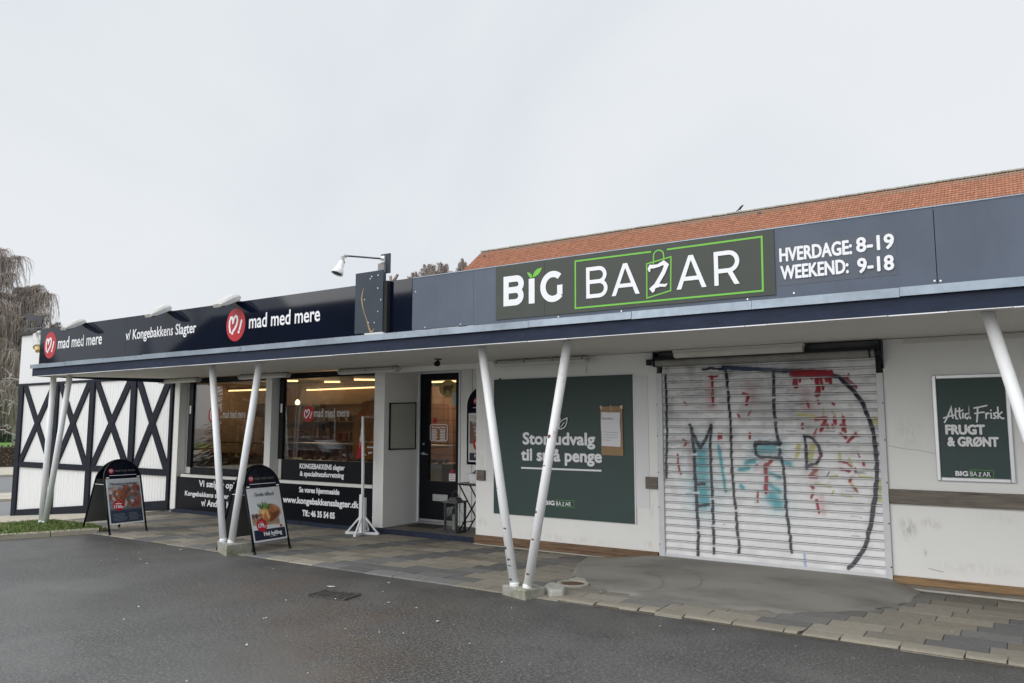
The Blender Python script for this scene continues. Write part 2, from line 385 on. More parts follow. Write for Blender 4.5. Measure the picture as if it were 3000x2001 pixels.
# ================================================================== GROUND
def asphalt_mat():
    m, t, b = pbsdf('asphalt'); n = t.nodes; l = t.links
    geo = n.new('ShaderNodeNewGeometry'); pos = geo.outputs['Position']
    def noise(sc, det=5, ro=.6):
        q = n.new('ShaderNodeTexNoise'); q.inputs['Scale'].default_value = sc; q.inputs['Detail'].default_value = det; q.inputs['Roughness'].default_value = ro
        l.new(pos, q.inputs['Vector']); return q.outputs[0]
    def rng(x, a, b_, c=0, d=1, smooth=True):
        q = n.new('ShaderNodeMapRange'); q.interpolation_type = 'SMOOTHSTEP' if smooth else 'LINEAR'
        for i, v in ((1, a), (2, b_), (3, c), (4, d)): q.inputs[i].default_value = v
        l.new(x, q.inputs[0]); return q.outputs[0]
    def mix(f, a, b_, blend='MIX'):
        q = n.new('ShaderNodeMix'); q.data_type = 'RGBA'; q.blend_type = blend
        for s_, v in ((0, f), (6, a), (7, b_)):
            if isinstance(v, (tuple, float, int)): q.inputs[s_].default_value = v
            else: l.new(v, q.inputs[s_])
        return q.outputs[2]
    def mul(a, b_):
        q = n.new('ShaderNodeMath'); q.operation = 'MULTIPLY'
        for i, v in enumerate((a, b_)):
            if isinstance(v, (float, int)): q.inputs[i].default_value = v
            else: l.new(v, q.inputs[i])
        return q.outputs[0]
    base = mix(rng(noise(1.1, 6), .35, .68), (.047, .046, .0445, 1), (.075, .0735, .0705, 1))
    base = mix(mul(rng(noise(44, 4, .8), .45, .60), .85), base, (.150, .146, .136, 1))
    base = mix(mul(rng(noise(66, 3, .7), .52, .63), .85), base, (.022, .022, .021, 1))
    vo = n.new('ShaderNodeTexVoronoi'); vo.inputs['Scale'].default_value = 60; l.new(pos, vo.inputs['Vector'])
    chip = mul(rng(vo.outputs['Distance'], .10, .30, 1, 0), rng(noise(23, 2), .52, .62))
    base = mix(chip, base, (.36, .35, .33, 1))
    # rusty stain round the drain, oil-dark run at the paving edge
    def blob(cx, cy, r0, r1, sx=1, sy=1):
        v = n.new('ShaderNodeVectorMath'); v.operation = 'SUBTRACT'; l.new(pos, v.inputs[0]); v.inputs[1].default_value = (cx, cy, 0)
        v2 = n.new('ShaderNodeVectorMath'); v2.operation = 'MULTIPLY'; l.new(v.outputs[0], v2.inputs[0]); v2.inputs[1].default_value = (sx, sy, 0)
        v3 = n.new('ShaderNodeVectorMath'); v3.operation = 'LENGTH'; l.new(v2.outputs[0], v3.inputs[0]); return rng(v3.outputs['Value'], r0, r1, 1, 0)
    wob = rng(noise(1.9, 6, .7), .36, .62)
    for cx, cy, r in ((-4.6, 4.55, 1.25), (-6.1, 5.0, 1.1), (-3.9, 3.7, .9)):
        base = mix(mul(mul(blob(cx, cy, .1, r), wob), .36), base, (.105, .062, .036, 1))
    edge = n.new('ShaderNodeSeparateXYZ'); l.new(pos, edge.inputs[0])
    e = mul(rng(edge.outputs[1], 5.35, 5.85), rng(noise(2.3, 5), .38, .6))
    base = mix(mul(e, .55), base, (.040, .040, .040, 1))
    # old patch seams, hairline cracks and a smoother worn lane
    base = mix(mul(rng(noise(.55, 5, .55), .50, .62), .30), base, (.125, .122, .116, 1))
    cv = n.new('ShaderNodeTexVoronoi'); cv.feature = 'DISTANCE_TO_EDGE'; cv.inputs['Scale'].default_value = .42
    wv = n.new('ShaderNodeVectorMath'); wv.operation = 'ADD'; nz = n.new('ShaderNodeTexNoise'); nz.inputs['Scale'].default_value = 1.6; nz.inputs['Detail'].default_value = 6
    l.new(pos, nz.inputs['Vector']); l.new(pos, wv.inputs[0]); l.new(nz.outputs['Color'], wv.inputs[1]); l.new(wv.outputs[0], cv.inputs['Vector'])
    crk = mul(rng(cv.outputs['Distance'], .002, .007, 1, 0), rng(noise(.8, 3), .50, .58))
    base = mix(mul(crk, .35), base, (.022, .021, .020, 1))
    l.new(base, b.inputs['Base Color'])
    # wetter and glossier in broad patches, drier ones lighter
    ro = n.new('ShaderNodeMath'); ro.operation = 'SUBTRACT'; ro.use_clamp = True                       # lower roughness adds a pale sheen on the left of the car park
    l.new(rng(noise(.35, 4), .35, .65, .40, .60), ro.inputs[0]); l.new(mul(blob(-6.0, 1.6, .3, 4.4), .16), ro.inputs[1]); l.new(ro.outputs[0], b.inputs['Roughness'])
    b.inputs['Specular IOR Level'].default_value = .5
    bp = n.new('ShaderNodeBump'); bp.inputs['Strength'].default_value = .45; bp.inputs['Distance'].default_value = .008
    l.new(noise(62, 3, .7), bp.inputs['Height']); l.new(bp.outputs[0], b.inputs['Normal'])
    return m

def zg(x):            # the street falls away to the left of the shop
    return -.08 * min(max(-12.9 - x, 0), 6.2)

mb = MB(); xs = [-400, -60, -19.1, -16, -12.9, 60, 400]; ys = [-400, -40, 40, 500]
for i in range(len(xs) - 1):
    for j in range(len(ys) - 1):
        mb.quad(*[(x, y, zg(x)) for x, y in ((xs[i], ys[j]), (xs[i + 1], ys[j]), (xs[i + 1], ys[j + 1]), (xs[i], ys[j + 1]))])
structure(mb.build('asphalt_ground', asphalt_mat()))

# paving slabs in quarter bond: every third diagonal course is grey
TAN = [(.285, .257, .208), (.262, .237, .192), (.31, .28, .23), (.24, .22, .182)]
GREY = [(.150, .150, .147), (.175, .174, .168), (.138, .139, .139)]
mb = MB(); mb.box(-12.95, 5.0, 5.97, 8.17, -.02, .0085, (.10, .088, .068))
def slab(mb, x0, x1, y0, y1, z, col, c=.0025, tilt=True):
    dz = [random.uniform(-.002, .002) if tilt else 0 for _ in range(4)]
    top = [(x0 + c, y0 + c, z + dz[0]), (x1 - c, y0 + c, z + dz[1]), (x1 - c, y1 - c, z + dz[2]), (x0 + c, y1 - c, z + dz[3])]
    bot = [(x0, y0, z - .012), (x1, y0, z - .012), (x1, y1, z - .012), (x0, y1, z - .012)]
    mb.add(top + bot, [(0, 1, 2, 3), (4, 5, 1, 0), (5, 6, 2, 1), (6, 7, 3, 2), (7, 4, 0, 3)], col)
RAMP = [(-4.32, 8.14), (-4.22, 7.75), (-4.10, 7.35), (-3.98, 7.05), (-3.82, 6.86), (-3.52, 6.62), (-3.18, 6.48), (-2.85, 6.415), (-2.53, 6.40), (-2.15, 6.43), (-1.84, 6.50), (-1.6, 6.63), (-1.38, 6.82), (-1.18, 7.0), (-1.02, 7.22), (-.93, 7.55), (-.90, 7.9), (-.90, 8.14)]
PY0, RH, LW, SH = 5.955, .2015, .385, .096
for r in range(11):
    y0 = PY0 + RH * r; y1 = y0 + RH - .0025
    for i in range(-29, 19):
        x0 = -1.942 + LW * i + SH * r; x1 = x0 + LW - .0025
        if x1 < -12.9 or x0 > 5: continue
        x0 = max(x0, -12.9)
        if r == 0 and x0 > -3.75: continue                     # kerb stones take this row on the right
        grey = (i % 3 == 0)
        if r == 0 and -6.4 < x0 < -4.75: grey = True
        if r == 1 and -6.5 < x0 < -4.9: grey = True
        if r == 2 and -5.7 < x0 < -5.2: grey = True
        if -4.6 < x0 < -4.1 and r < 5: grey = False
        c = np.array(random.choice(GREY if grey else TAN)) * random.uniform(.86, 1.12)
        if random.random() < .06: c = c * .75
        xm, ym = (x0 + x1) / 2, (y0 + y1) / 2; da = min(math.hypot(xm - q[0], ym - q[1]) for q in RAMP)
        k_ = .75 * max(0, 1 - da / .55) * random.uniform(.5, 1); c = c * (1 - k_) + np.array((.225, .212, .185)) * k_
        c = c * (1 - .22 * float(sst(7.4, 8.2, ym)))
        yy0 = y0 + (random.uniform(-.012, .004) if r == 0 else 0)
        slab(mb, x0, x1, yy0, y1, .013 + random.uniform(-.001, .002), c)
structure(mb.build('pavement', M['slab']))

# worn kerb stones along the right part of the pavement
mb = MB(); ks = [-3.60, -3.146, -2.916, -2.754, -2.60, -2.366, -1.978, -1.59, -1.46, -1.204, -.82, -.436, -.2, .19, .58, .97, 1.36, 1.75, 2.2, 2.6, 3.0, 3.5, 4.0, 4.5, 5]
for a, b in zip(ks[:-1], ks[1:]):
    y0 = 5.975 + random.uniform(-.012, .022); y1 = 6.15; z = .024 + random.uniform(-.005, .004); g = .0025
    c = np.array((.30, .27, .215)) * random.uniform(.86, 1.08); k0 = random.uniform(0, .006); k1 = random.uniform(0, .008) + (random.random() < .12) * .03
    prof = [(y0, -.01), (y0 + .008, z * .5), (y0 + .026, z * .86), (y0 + .06, z), (y1, z - .004), (y1, -.01)]
    vs = [(a + g + (k0 if j < 3 else 0), y, zz) for j, (y, zz) in enumerate(prof)] + [(b - g - (k1 if j < 3 else 0), y, zz) for j, (y, zz) in enumerate(prof)]
    n_ = len(prof)
    mb.add(vs, [(i, n_ + i, n_ + i + 1, i + 1) for i in range(n_ - 1)] + [tuple(range(n_)), tuple(range(n_, 2 * n_))[::-1]], c)
structure(mb.build('kerb', M['slab']))

# concrete ramp up to the roller shutter
def apron_mat():
    return mat('ramp_concrete', (.305, .292, .26), .6, var=.16, vs=3.2, bump=.25, bs=70, dirt=(.165, .155, .135), ds=1.6, dth=(.42, .66), stretch=(.7, 1.6, 1))
OUT = []
for (ax, ay), (bx, by) in zip(RAMP[:-1], RAMP[1:]): OUT += [(ax + (bx - ax) * q / 3, ay + (by - ay) * q / 3) for q in range(3)]
OUT.append(RAMP[-1])
mb = MB(); rows = []
base = [(-4.3 + 3.4 * i / (len(OUT) - 1), 8.14) for i in range(len(OUT))]
NT = 10
TS = [0, .035] + [(k + 1) / 9 for k in range(9)]
for k in range(NT + 1):
    t = TS[k]; row = []
    for i, ((ax, ay), (bx, by)) in enumerate(zip(OUT, base)):
        x = ax + (bx - ax) * t; y = ay + (by - ay) * t
        if k == 0: x += .05 * sin(i * 2.1) + random.uniform(-.04, .04); y += (.05 * sin(i * 1.7 + 1) + random.uniform(-.04, .05)) if 0 < i < len(OUT) - 1 else 0
        hx = float(sst(-4.2, -3.45, x) * (1 - sst(-1.2, -.9, x)))
        row.append((x, y, (.006 if k == 0 else .0175 + .078 * hx * float(sst(6.75, 8.1, y)) * min(1, t * 3))))
    rows.append(row)
nn = len(OUT)
mb.add([p for r in rows for p in r], [(k * nn + i, (k + 1) * nn + i, (k + 1) * nn + i + 1, k * nn + i + 1) for k in range(NT) for i in range(nn - 1)])
structure(mb.build('concrete_ramp', apron_mat(), smooth=True))
# tyre-like scratch arcs drawn on the ramp
mb = MB()
for cx, cy, r, a0, a1 in ((-3.55, 6.85, .62, -62, 70), (-3.2, 7.1, .56, -70, 60)):
    pts = arc(cx, cy, r, r * .9, a0, a1, 26)
    for (x0, y0), (x1, y1) in zip(pts[:-1], pts[1:]):
        zz = [.024 + .078 * float(sst(6.7, 8.1, y)) * float(sst(-4.2, -3.45, x)) + .004 for x, y in ((x0, y0), (x1, y1))]
        d = np.array((y1 - y0, x0 - x1)); d = d / np.linalg.norm(d) * .0028
        mb.quad((x0 + d[0], y0 + d[1], zz[0]), (x1 + d[0], y1 + d[1], zz[1]), (x1 - d[0], y1 - d[1], zz[1]), (x0 - d[0], y0 - d[1], zz[0]))
structure(mb.build('ramp_scratch', mat('scratch', (.16, .15, .132), .8)))

# footpath that runs down to the street at the left
mb = MB()
def fpz(x, up=.012): return zg(x) + up
X = [-19.05, -16, -12.9]
for a, b in zip(X[:-1], X[1:]): mb.quad((a, -25, fpz(a)), (b, -25, fpz(b)), (b, 8.3, fpz(b)), (a, 8.3, fpz(a)))
structure(mb.build('footpath', M['footpath']))

# street, far kerb strip and far footpath beyond the shop's left corner
F0 = np.array((-.916, .401)); R0 = np.array((.401, .916))
def fpos(d, r, z): q = F0 * d + R0 * r; return (q[0], q[1], z)
def strip(name, d0, d1, r0, r1, z, m, h=.0):
    b_ = MB(); b_.quad(fpos(d0, r0, z), fpos(d0, r1, z), fpos(d1, r1, z), fpos(d1, r0, z))
    if h: b_.quad(fpos(d0, r0, z - h), fpos(d0, r1, z - h), fpos(d0, r1, z), fpos(d0, r0, z))
    return structure(b_.build(name, m))
strip('street', 20.75, 36.2, -40, 6, -.490, mat('street_asphalt', (.17, .17, .17), .6, var=.12, vs=.7, bump=.2, bs=60))
strip('traffic_island', 24.7, 26.9, -40, 6, -.42, M['footpath'], .075)
strip('far_pavement', 36.3, 43.0, -40, 9, -.40, M['footpath'], .09)
strip('lawn', 43.0, 104, -60, 14, -.36, mat('lawn_grass', (.085, .20, .022), .9, var=.3, vs=1.2))

# grass verge with its kerb stone
VP = [(-11.04, 6.0), (-11.3, 6.22), (-11.75, 6.33), (-12.8, 6.27), (-13.0, 5.6), (-13.6, 3.2), (-14.3, .2), (-13.2, .2), (-12.05, 3.35), (-11.46, 4.94)]
mb = MB(); cx, cy = -12.1, 5.5
def vz(x, y):
    e = min(max((x + 13.3) / .6, 0), 1) * min(max((6.33 - y) / .35, 0), 1)
    return zg(x) + .035 + .025 * e
ring = [(x, y, vz(x, y)) for x, y in VP]; inn = [(cx + (x - cx) * .7, cy + (y - cy) * .7) for x, y in VP]; inn = [(x, y, vz(x, y)) for x, y in inn]
k = len(VP); mb.add(ring + inn + [(x, y, -.1) for x, y in VP], [(i, (i + 1) % k, k + (i + 1) % k, k + i) for i in range(k)] + [tuple(range(k, 2 * k))] + [(2 * k + i, 2 * k + (i + 1) % k, (i + 1) % k, i) for i in range(k)])
structure(mb.build('verge_soil', mat('verge_soil', (.05, .075, .02), .9, var=.4, vs=9)))
def inpoly(x, y, P):
    c = False; j = len(P) - 1
    for i in range(len(P)):
        (xi, yi), (xj, yj) = P[i], P[j]
        if (yi > y) != (yj > y) and x < (xj - xi) * (y - yi) / (yj - yi) + xi: c = not c
        j = i
    return c
mb = MB(); n_ = 0
while n_ < 26000:
    x = random.uniform(-14.2, -11.0); y = 6.36 - 6.0 * random.random() ** 1.6
    if not inpoly(x, y, VP): continue
    n_ += 1; z = vz(x, y) - .005; h = random.uniform(.012, .036) * (1.4 if random.random() < .08 else 1); a = random.uniform(0, 2 * pi); w = random.uniform(.004, .008)
    lx, ly = random.gauss(0, .025), random.gauss(0, .025)
    p = fnoise(np.array([x]), np.array([y]), 3.0, 3)[0]
    c = np.array((.115, .205, .030)) * random.uniform(.55, 1.15) if random.random() > .38 * (1.25 - p) else np.array((.24, .22, .075)) * random.uniform(.7, 1)
    mb.add([(x - w * cos(a), y - w * sin(a), z), (x + w * cos(a), y + w * sin(a), z), (x + lx * .5 + w * .6 * cos(a), y + ly * .5 + w * .6 * sin(a), z + h * .6), (x + lx, y + ly, z + h)], [(0, 1, 2), (0, 2, 3)], c)
g = mb.build('verge_grass', M['grass']); stuff(g); tag(g, 'short green grass on the kerbed verge at the left', 'grass')
mb = MB(); kp = [(-11.02, 6.03), (-11.24, 5.48), (-11.46, 4.94), (-11.75, 4.15), (-12.05, 3.35), (-12.6, 1.8), (-13.2, .2)]
for (ax, ay), (bx, by) in zip(kp[:-1], kp[1:]):
    d = np.array((bx - ax, by - ay)); L_ = np.linalg.norm(d); d /= L_; q = np.array((-d[1], d[0])) * -1; g_ = .006
    a = np.array((ax, ay)) + d * g_; b = np.array((bx, by)) - d * g_
    prof = [(.0, -.02), (.0, .055), (-.012, .07), (-.085, .072), (-.09, -.02)]
    vs = [(*(a - q * t), z) for t, z in prof] + [(*(b - q * t), z) for t, z in prof]; k = len(prof)
    mb.add(vs, [(i, k + i, k + i + 1, i + 1) for i in range(k - 1)] + [tuple(range(k)), tuple(range(k, 2 * k))[::-1]], np.array((.36, .33, .25)) * random.uniform(.85, 1.1))
structure(mb.build('verge_kerb', M['slab']))

# ================================================================== SHOP BUILDING
B = thing('shop_building', 'long low white shop building with flat canopy, half timbered left wall and two shop windows', 'building', (-6, 8.18, 0))
YF = 8.18
def tz(x): return -.46 + (x + 18.47) * .089      # foot of the timber wall follows the slope
# upper white wall above the timber framing, and the wall body behind everything
mb = MB()
mb.box(-18.62, 5, YF + .02, YF + .3, 2.42, 3.50)
mb.box(-18.62, -18.40, YF + .3, 18, -.6, 3.5); mb.box(-18.40, 5, 17.8, 18, -.6, 3.5); mb.box(4.8, 5, YF + .3, 17.8, -.1, 3.5)
mb.build('upper_wall', M['wall_clean'], B)
mb = MB(); mb.box(-18.72, 5.1, YF - .03, 18.1, 3.502, 3.56); mb.build('roof', M['darkroof'], B)
mb = MB(); mb.box(-18.68, -12.70, YF - .012, YF + .02, 2.375, 2.425); mb.build('wall_ledge', M['timber'], B)
# timber framed bay
mb = MB(); x = -18.44
while x < -12.72:
    x1 = min(x + .092, -12.72)
    mb.prism([(x, tz(x) + .02), (x1 - .006, tz(x1) + .02), (x1 - .006, 2.375), (x, 2.375)], YF + .012, YF + .05)
    x += .092
mb.prism([(-18.45, -.5), (-12.71, .0), (-12.71, 2.37), (-18.45, 2.37)], YF + .022, YF + .06)
mb.build('cladding', M['board'], B)
PX = [-18.40, -16.87, -15.46, -14.0, -12.77]
for i, px in enumerate(PX):
    w = (.085, .085, .085, .085, .04)[i]; w0 = w + (.02 if i == 0 else 0)
    mb = MB(); mb.prism([(px - w0, tz(px - w0) - .02), (px + w, tz(px + w) - .02), (px + w, 2.374), (px - w0, 2.374)], YF - .028, YF + .02); mb.build('post', M['timber'], B)
for i in range(4):
    a, b = PX[i] + .085, PX[i + 1] - (.085 if i < 3 else .04)
    mb = MB(); mb.box(a, b, YF - .022, YF + .02, .62, .735); mb.build('rail', M['timber'], B)
    mb = MB(); mb.prism([(a, tz(a) - .02), (b, tz(b) - .02), (b, tz(b) + .15), (a, tz(a) + .15)], YF - .02, YF + .02); mb.build('bottom_rail', M['timber'], B)
    w = .115
    for sgn in (0, 1):
        A_, B_ = ((a, .737), (b, 2.372)) if sgn else ((a, 2.372), (b, .737))
        d = np.array((B_[0] - A_[0], B_[1] - A_[1])); q = np.array((-d[1], d[0])) / np.linalg.norm(d) * w / 2
        hx = w / 2 / abs(d[1] / np.linalg.norm(d))
        mb = MB()
        if sgn: mb.prism([(a, A_[1]), (a + hx * 2, A_[1]), (b, B_[1] - hx * 2 * d[1] / d[0] * .35), (b, B_[1]), (b - hx * 2, B_[1]), (a, A_[1] + hx * 2 * d[1] / d[0] * .35)], YF - .017, YF + .02)
        else: mb.prism([(a, A_[1]), (a + hx * 2, A_[1]), (b, B_[1] + hx * 2 * abs(d[1] / d[0]) * .35), (b, B_[1]), (b - hx * 2, B_[1]), (a, A_[1] - hx * 2 * abs(d[1] / d[0]) * .35)], YF - .014, YF + .02)
        mb.build('brace', M['timber'], B)
# canopy slab, soffit, fascia and metal edge
ZS = lambda y: 2.272 + (y - 5.8) * .031
CX0, CX1 = -12.70, 5.0
mb = MB(); mb.prism([(5.81, 2.29), (8.195, ZS(8.195) + .012), (8.195, 2.435), (5.81, 2.435)], CX0 + .02, CX1, 'x'); mb.build('canopy', M['darkroof'], B)
mb = MB(); mb.prism([(5.802, ZS(5.802)), (8.195, ZS(8.195)), (8.195, ZS(8.195) + .011), (5.802, ZS(5.802) + .016)], CX0, CX1, 'x'); mb.build('soffit', M['soffit'], B)
mb = MB(); mb.box(CX0 - .005, CX1, 5.772, 5.80, 2.266, 2.386); mb.box(CX0 - .03, CX0 - .002, 5.80, 8.16, 2.266, 2.386); mb.each('fascia', M['fascia'], B)
mb = MB(); x = CX0 - .012
while x < CX1:
    L_ = random.choice((.98, 1.02, 1.0)); z0 = 2.388 + random.uniform(-.002, .004); dy = random.uniform(-.004, .004)
    mb.box(x, x + L_ - .003, 5.752 + dy, 5.80, z0, 2.446 + random.uniform(-.003, .003)); mb.box(x, x + L_ - .003, 5.744 + dy, 5.7515 + dy, z0 - .005, z0 + .006)
    x += L_
mb.box(CX0 - .045, CX0 - .0125, 5.752, 8.16, 2.388, 2.444)
mb.build('metal_edge', M['gutter'], B)
mb = MB(); x = CX0                                    # torn paint line under the fascia
while x < CX1:
    L_ = random.uniform(.12, .6); mb.box(x, x + L_, 5.770, 5.786, 2.261 - random.uniform(0, .003), 2.2655); x += L_ + random.uniform(0, .006)
mb.build('drip_edge', M['white'], B)
# clutter in the gap under the right signs: roof upstand with dark slats
mb = MB(); mb.box(-3.4, -2.6, 6.35, 6.4, 2.45, 2.54); mb.box(-2.2, -1.9, 6.35, 6.4, 2.45, 2.53); mb.box(-1.42, -1.30, 6.2, 6.24, 2.45, 2.52); mb.each('roof_upstand', M['sill'], B)
mb = MB(); mb.box(-2.6, 4.5, 7.2, 7.25, 2.45, 2.95)
for i in range(60): mb.box(-2.55 + i * .12, -2.535 + i * .12, 7.18, 7.195, 2.45, 2.95)
mb.build('roof_light_strip', M['darkgap'], B)

# shop front: pillars
for x0, x1, zb in ((-12.70, -12.555, .05), (-10.22, -10.075, .60), (-7.83, -7.632, .085)):
    mb = MB(); mb.box(x0, x1, YF, YF + .16, zb, 2.335); mb.build('pillar', M['wall'], B, bevel=.004)
mb = MB(); mb.box(-7.80, -7.634, YF + .16, 8.96, .085, 2.335); mb.build('alcove_side_wall', M['wall'], B)
# header over windows
mb = MB(); mb.box(-12.555, -10.22, YF + .03, YF + .2, 2.285, 2.335); mb.box(-10.075, -7.83, YF + .03, YF + .2, 2.285, 2.335); mb.each('window_header', M['blackframe'], B)
# panels and plinth
mb = MB(); mb.box(-12.555, -7.83, YF - .03, YF + .20, -.02, .070); mb.build('plinth', M['navy'], B)
for x0, x1 in ((-12.555, -10.075), (-10.073, -7.83)):
    mb = MB(); mb.box(x0, x1, YF + .02, YF + .08, .072, .618); p = mb.build('window_panel', M['darkpanel'], B)
    tfp = onwall(YF + .02); Fl = Flat(tfp)
    if x0 < -11:
        Fl.text('Vi sælger oplevelser', -11.905, -10.42, .478, .10, .0055)
        Fl.text('Kongebakkens slagter & specialiteter', -12.29, -10.25, .308, .076, .0042)
        Fl.text('v/ Anders Ko', -11.81, -10.95, .158, .10, .0055)
    else:
        Fl.text('Se vores hjemmeside', -9.38, -8.515, .500, .076, .0045)
        Fl.text('www.kongebakkensslagter.dk', -9.74, -8.114, .330, .088, .0055)
        Fl.text('Tlf.: 46 35 54 05', -9.29, -8.596, .150, .083, .0055)
    Fl.each('lettering', M['letter'], p)
    mb = MB(); mb.box(x0 + (.15 if x0 < -11 else 0), x1 if x0 > -11 else -10.22, YF - .012, YF + .07, .622, .668); mb.build('sill', M['sill'], B, bevel=.003)
# windows
def window(x0, x1, zb, zt, lf):
    f = MB(); y0, y1 = YF + .085, YF + .15
    f.box(x0, x0 + lf, y0, y1, zb, zt); f.box(x1 - .05, x1, y0, y1, zb, zt); f.box(x0 + lf, x1 - .05, y0, y1, .67, zb if zb > .7 else .79)
    f.box(x0 + lf, x1 - .05, y0, y1, zt - .03, zt)
    fr = f.build('window', M['blackframe'], B)
    g_ = MB(); g_.box(x0 + lf, x1 - .05, YF + .11, YF + .118, zb, zt - .03); g_.build('pane', M['glass'], fr)
    h_ = MB(); h_.box(x0 + .05, x0 + .085, y0 - .012, y0 - .001, 1.72, 1.86); h_.build('stay', M['white'], fr)
    return fr
w1 = window(-12.40, -10.215, .79, 2.284, .12); w2 = window(-9.99, -7.832, .985, 2.284, .10)
mb = MB(); mb.box(-12.555, -12.401, YF + .162, YF + .2, .67, 2.284); mb.box(-10.074, -9.991, YF + .162, YF + .2, .67, 2.284); mb.each('window_jamb', M['sill'], B)
tw = onwall(YF + .108)
logo(tw, -11.69, 1.70, .165, .155, B); logo(tw, -9.325, 1.695, .130, .125, B)
Flat(tw).text('mad med mere', -11.45, -10.85, 1.640, .135, .002).build('lettering', M['letter_grey'], w1)
Flat(tw).text('mad med mere', -9.197, -8.438, 1.648, .128, .002).build('lettering', M['letter_grey'], w2)
Fl = Flat(onwall(YF + .083)); Fl.text('KONGEBAKKENS slagter', -9.457, -8.482, .855, .072, .0042); Fl.text('& specialitetsforretning', -9.444, -8.493, .742, .070, .0042)
Fl.each('lettering', M['letter'], w2)
Fl = Flat(tw); Fl.text('ernes', -8.05, -7.92, 1.19, .028, .001); Fl.text('yer', -8.03, -7.95, 1.11, .028, .001); Fl.each('lettering', M['letter'], w2)

# alcove: floor, step, back wall, door
mb = MB(); mb.box(-7.63, -5.99, YF + .022, 8.95, .0, .087); mb.build('entrance_floor', mat('entrance_floor', (.13, .115, .095), .6, var=.35, vs=3, stretch=(1, 6, 1)), B)
mb = MB(); mb.box(-7.83, -5.99, YF - .02, YF + .021, -.01, .084); mb.build('doorstep', M['navy'], B)
YB = 8.95
mb = MB(); mb.box(-6.84, -6.645, YB - .012, YB + .1, .087, 2.335); mb.box(-6.64, -5.99, YB, YB + .1, .087, 2.335); mb.box(-7.634, -6.845, YB - .01, YB + .1, 2.31, 2.335); mb.each('alcove_back_wall', M['wall'], B)
mb = MB(); mb.box(-7.634, -5.99, YF + .05, YF + .09, 2.265, 2.335); mb.build('lintel', M['wall'], B)
mb = MB(); mb.box(-7.633, -7.605, YB - .035, YB + .06, .087, 2.308); mb.box(-7.604, -6.87, YB - .03, YB + .06, 2.285, 2.308); mb.box(-6.868, -6.846, YB - .03, YB + .06, .087, 2.308); mb.each('door_trim', M['white'], B)
d_ = MB(); x0, x1 = -7.60, -6.872
d_.box(x0, -7.435, YB - .02, YB + .04, .115, 2.283); d_.box(-6.925, x1, YB - .02, YB + .04, .115, 2.283); d_.box(-7.4348, -6.9252, YB - .02, YB + .04, 2.185, 2.283); d_.box(-7.4348, -6.9252, YB - .02, YB + .04, .115, .705)
door = d_.build('door', M['blackframe'], B)
mb = MB(); mb.box(-7.4345, -6.9255, YB + .005, YB + .012, .7055, 2.1845); mb.build('pane', M['glass'], door)
mb = MB(); mb.box(-7.335, -7.06, YB - .030, YB - .0205, .42, .515); mb.build('letterbox', M['alu'], door)
mb = MB(); mb.tube([(-7.525, YB - .02, 1.10), (-7.525, YB - .075, 1.10), (-7.515, YB - .08, 1.10), (-7.40, YB - .08, 1.09)], .009, 8); mb.lathe([(.022, 0), (.022, .008)], (-7.525, YB - .02, 1.10), 14, (0, -1, 0)); mb.build('handle', M['alu'], door); mb = MB(); mb.lathe([(.02, 0), (.018, .01)], (-7.525, YB - .02, 1.24), 14, (0, -1, 0)); mb.build('lock', M['alu'], door)
mb = MB(); mb.box(-7.585, -6.885, YB - .026, YB - .0205, .118, .15); mb.box(-7.60, -6.872, YB - .05, YB - .0265, .088, .112); mb.each('kick_strip', M['alu'], door)
tfd = onwall(YB + .003)
Fl = Flat(tfd); Fl.stroke(arc(-7.27, 1.405, .143, .0001, 0, 0, 1) and [(-7.40, 1.29), (-7.12, 1.29), (-7.10, 1.31), (-7.10, 1.51), (-7.12, 1.53), (-7.40, 1.53), (-7.42, 1.51), (-7.42, 1.31)], .012, closed=True)
Fl.text('Åbningstider', -7.395, -7.125, 1.478, .026, .001)
for i in range(7): Fl.rect(-7.39, -7.30 + .01 * (i % 3), 1.445 - i * .023, 1.458 - i * .023); Fl.rect(-7.23, -7.135, 1.445 - i * .023, 1.458 - i * .023)
Fl.build('hours_plate', M['letter'], door)
Fl = Flat(tfd); Fl.ell(-7.09, 2.055, .165, .125, 44); ov = Fl.build('oval_plate', M['gold'], door)
# plate's dark animal figure is a sub-part of the building's oval plate, kept as a door piece
Fl = Flat(onwall(YB - .001)); Fl.poly([(-7.19, 2.06), (-7.15, 2.10), (-7.04, 2.10), (-7.0, 2.12), (-6.985, 2.07), (-7.02, 2.05), (-7.03, 1.98), (-7.05, 1.98), (-7.06, 2.03), (-7.13, 2.03), (-7.14, 1.98), (-7.16, 1.98), (-7.17, 2.04)]); Fl.build('plate_figure', mat('plate_figure', (.16, .10, .035), .5), door)
Fl = Flat(onwall(YB + .002)); Fl.rect(-7.02, -6.94, 1.80, 2.0); Fl.build('notice', mat('pale_notice', (.5, .55, .42), .6), door)
Fl = Flat(tfd); Fl.ell(-7.33, 1.585, .035, .045, 20); Fl.ell(-7.0, .85, .028, .032, 20); Fl.each('sticker', M['red'], door)
Fl = Flat(tfd); Fl.rect(-7.06, -6.94, .715, .82); Fl.build('card_sticker', M['letter'], door)
Fl = Flat(onwall(YB + .001)); [Fl.rect(-7.045, -6.955, .735 + i * .03, .742 + i * .03) for i in range(3)]; Fl.each('sticker_mark', M['red'], door)

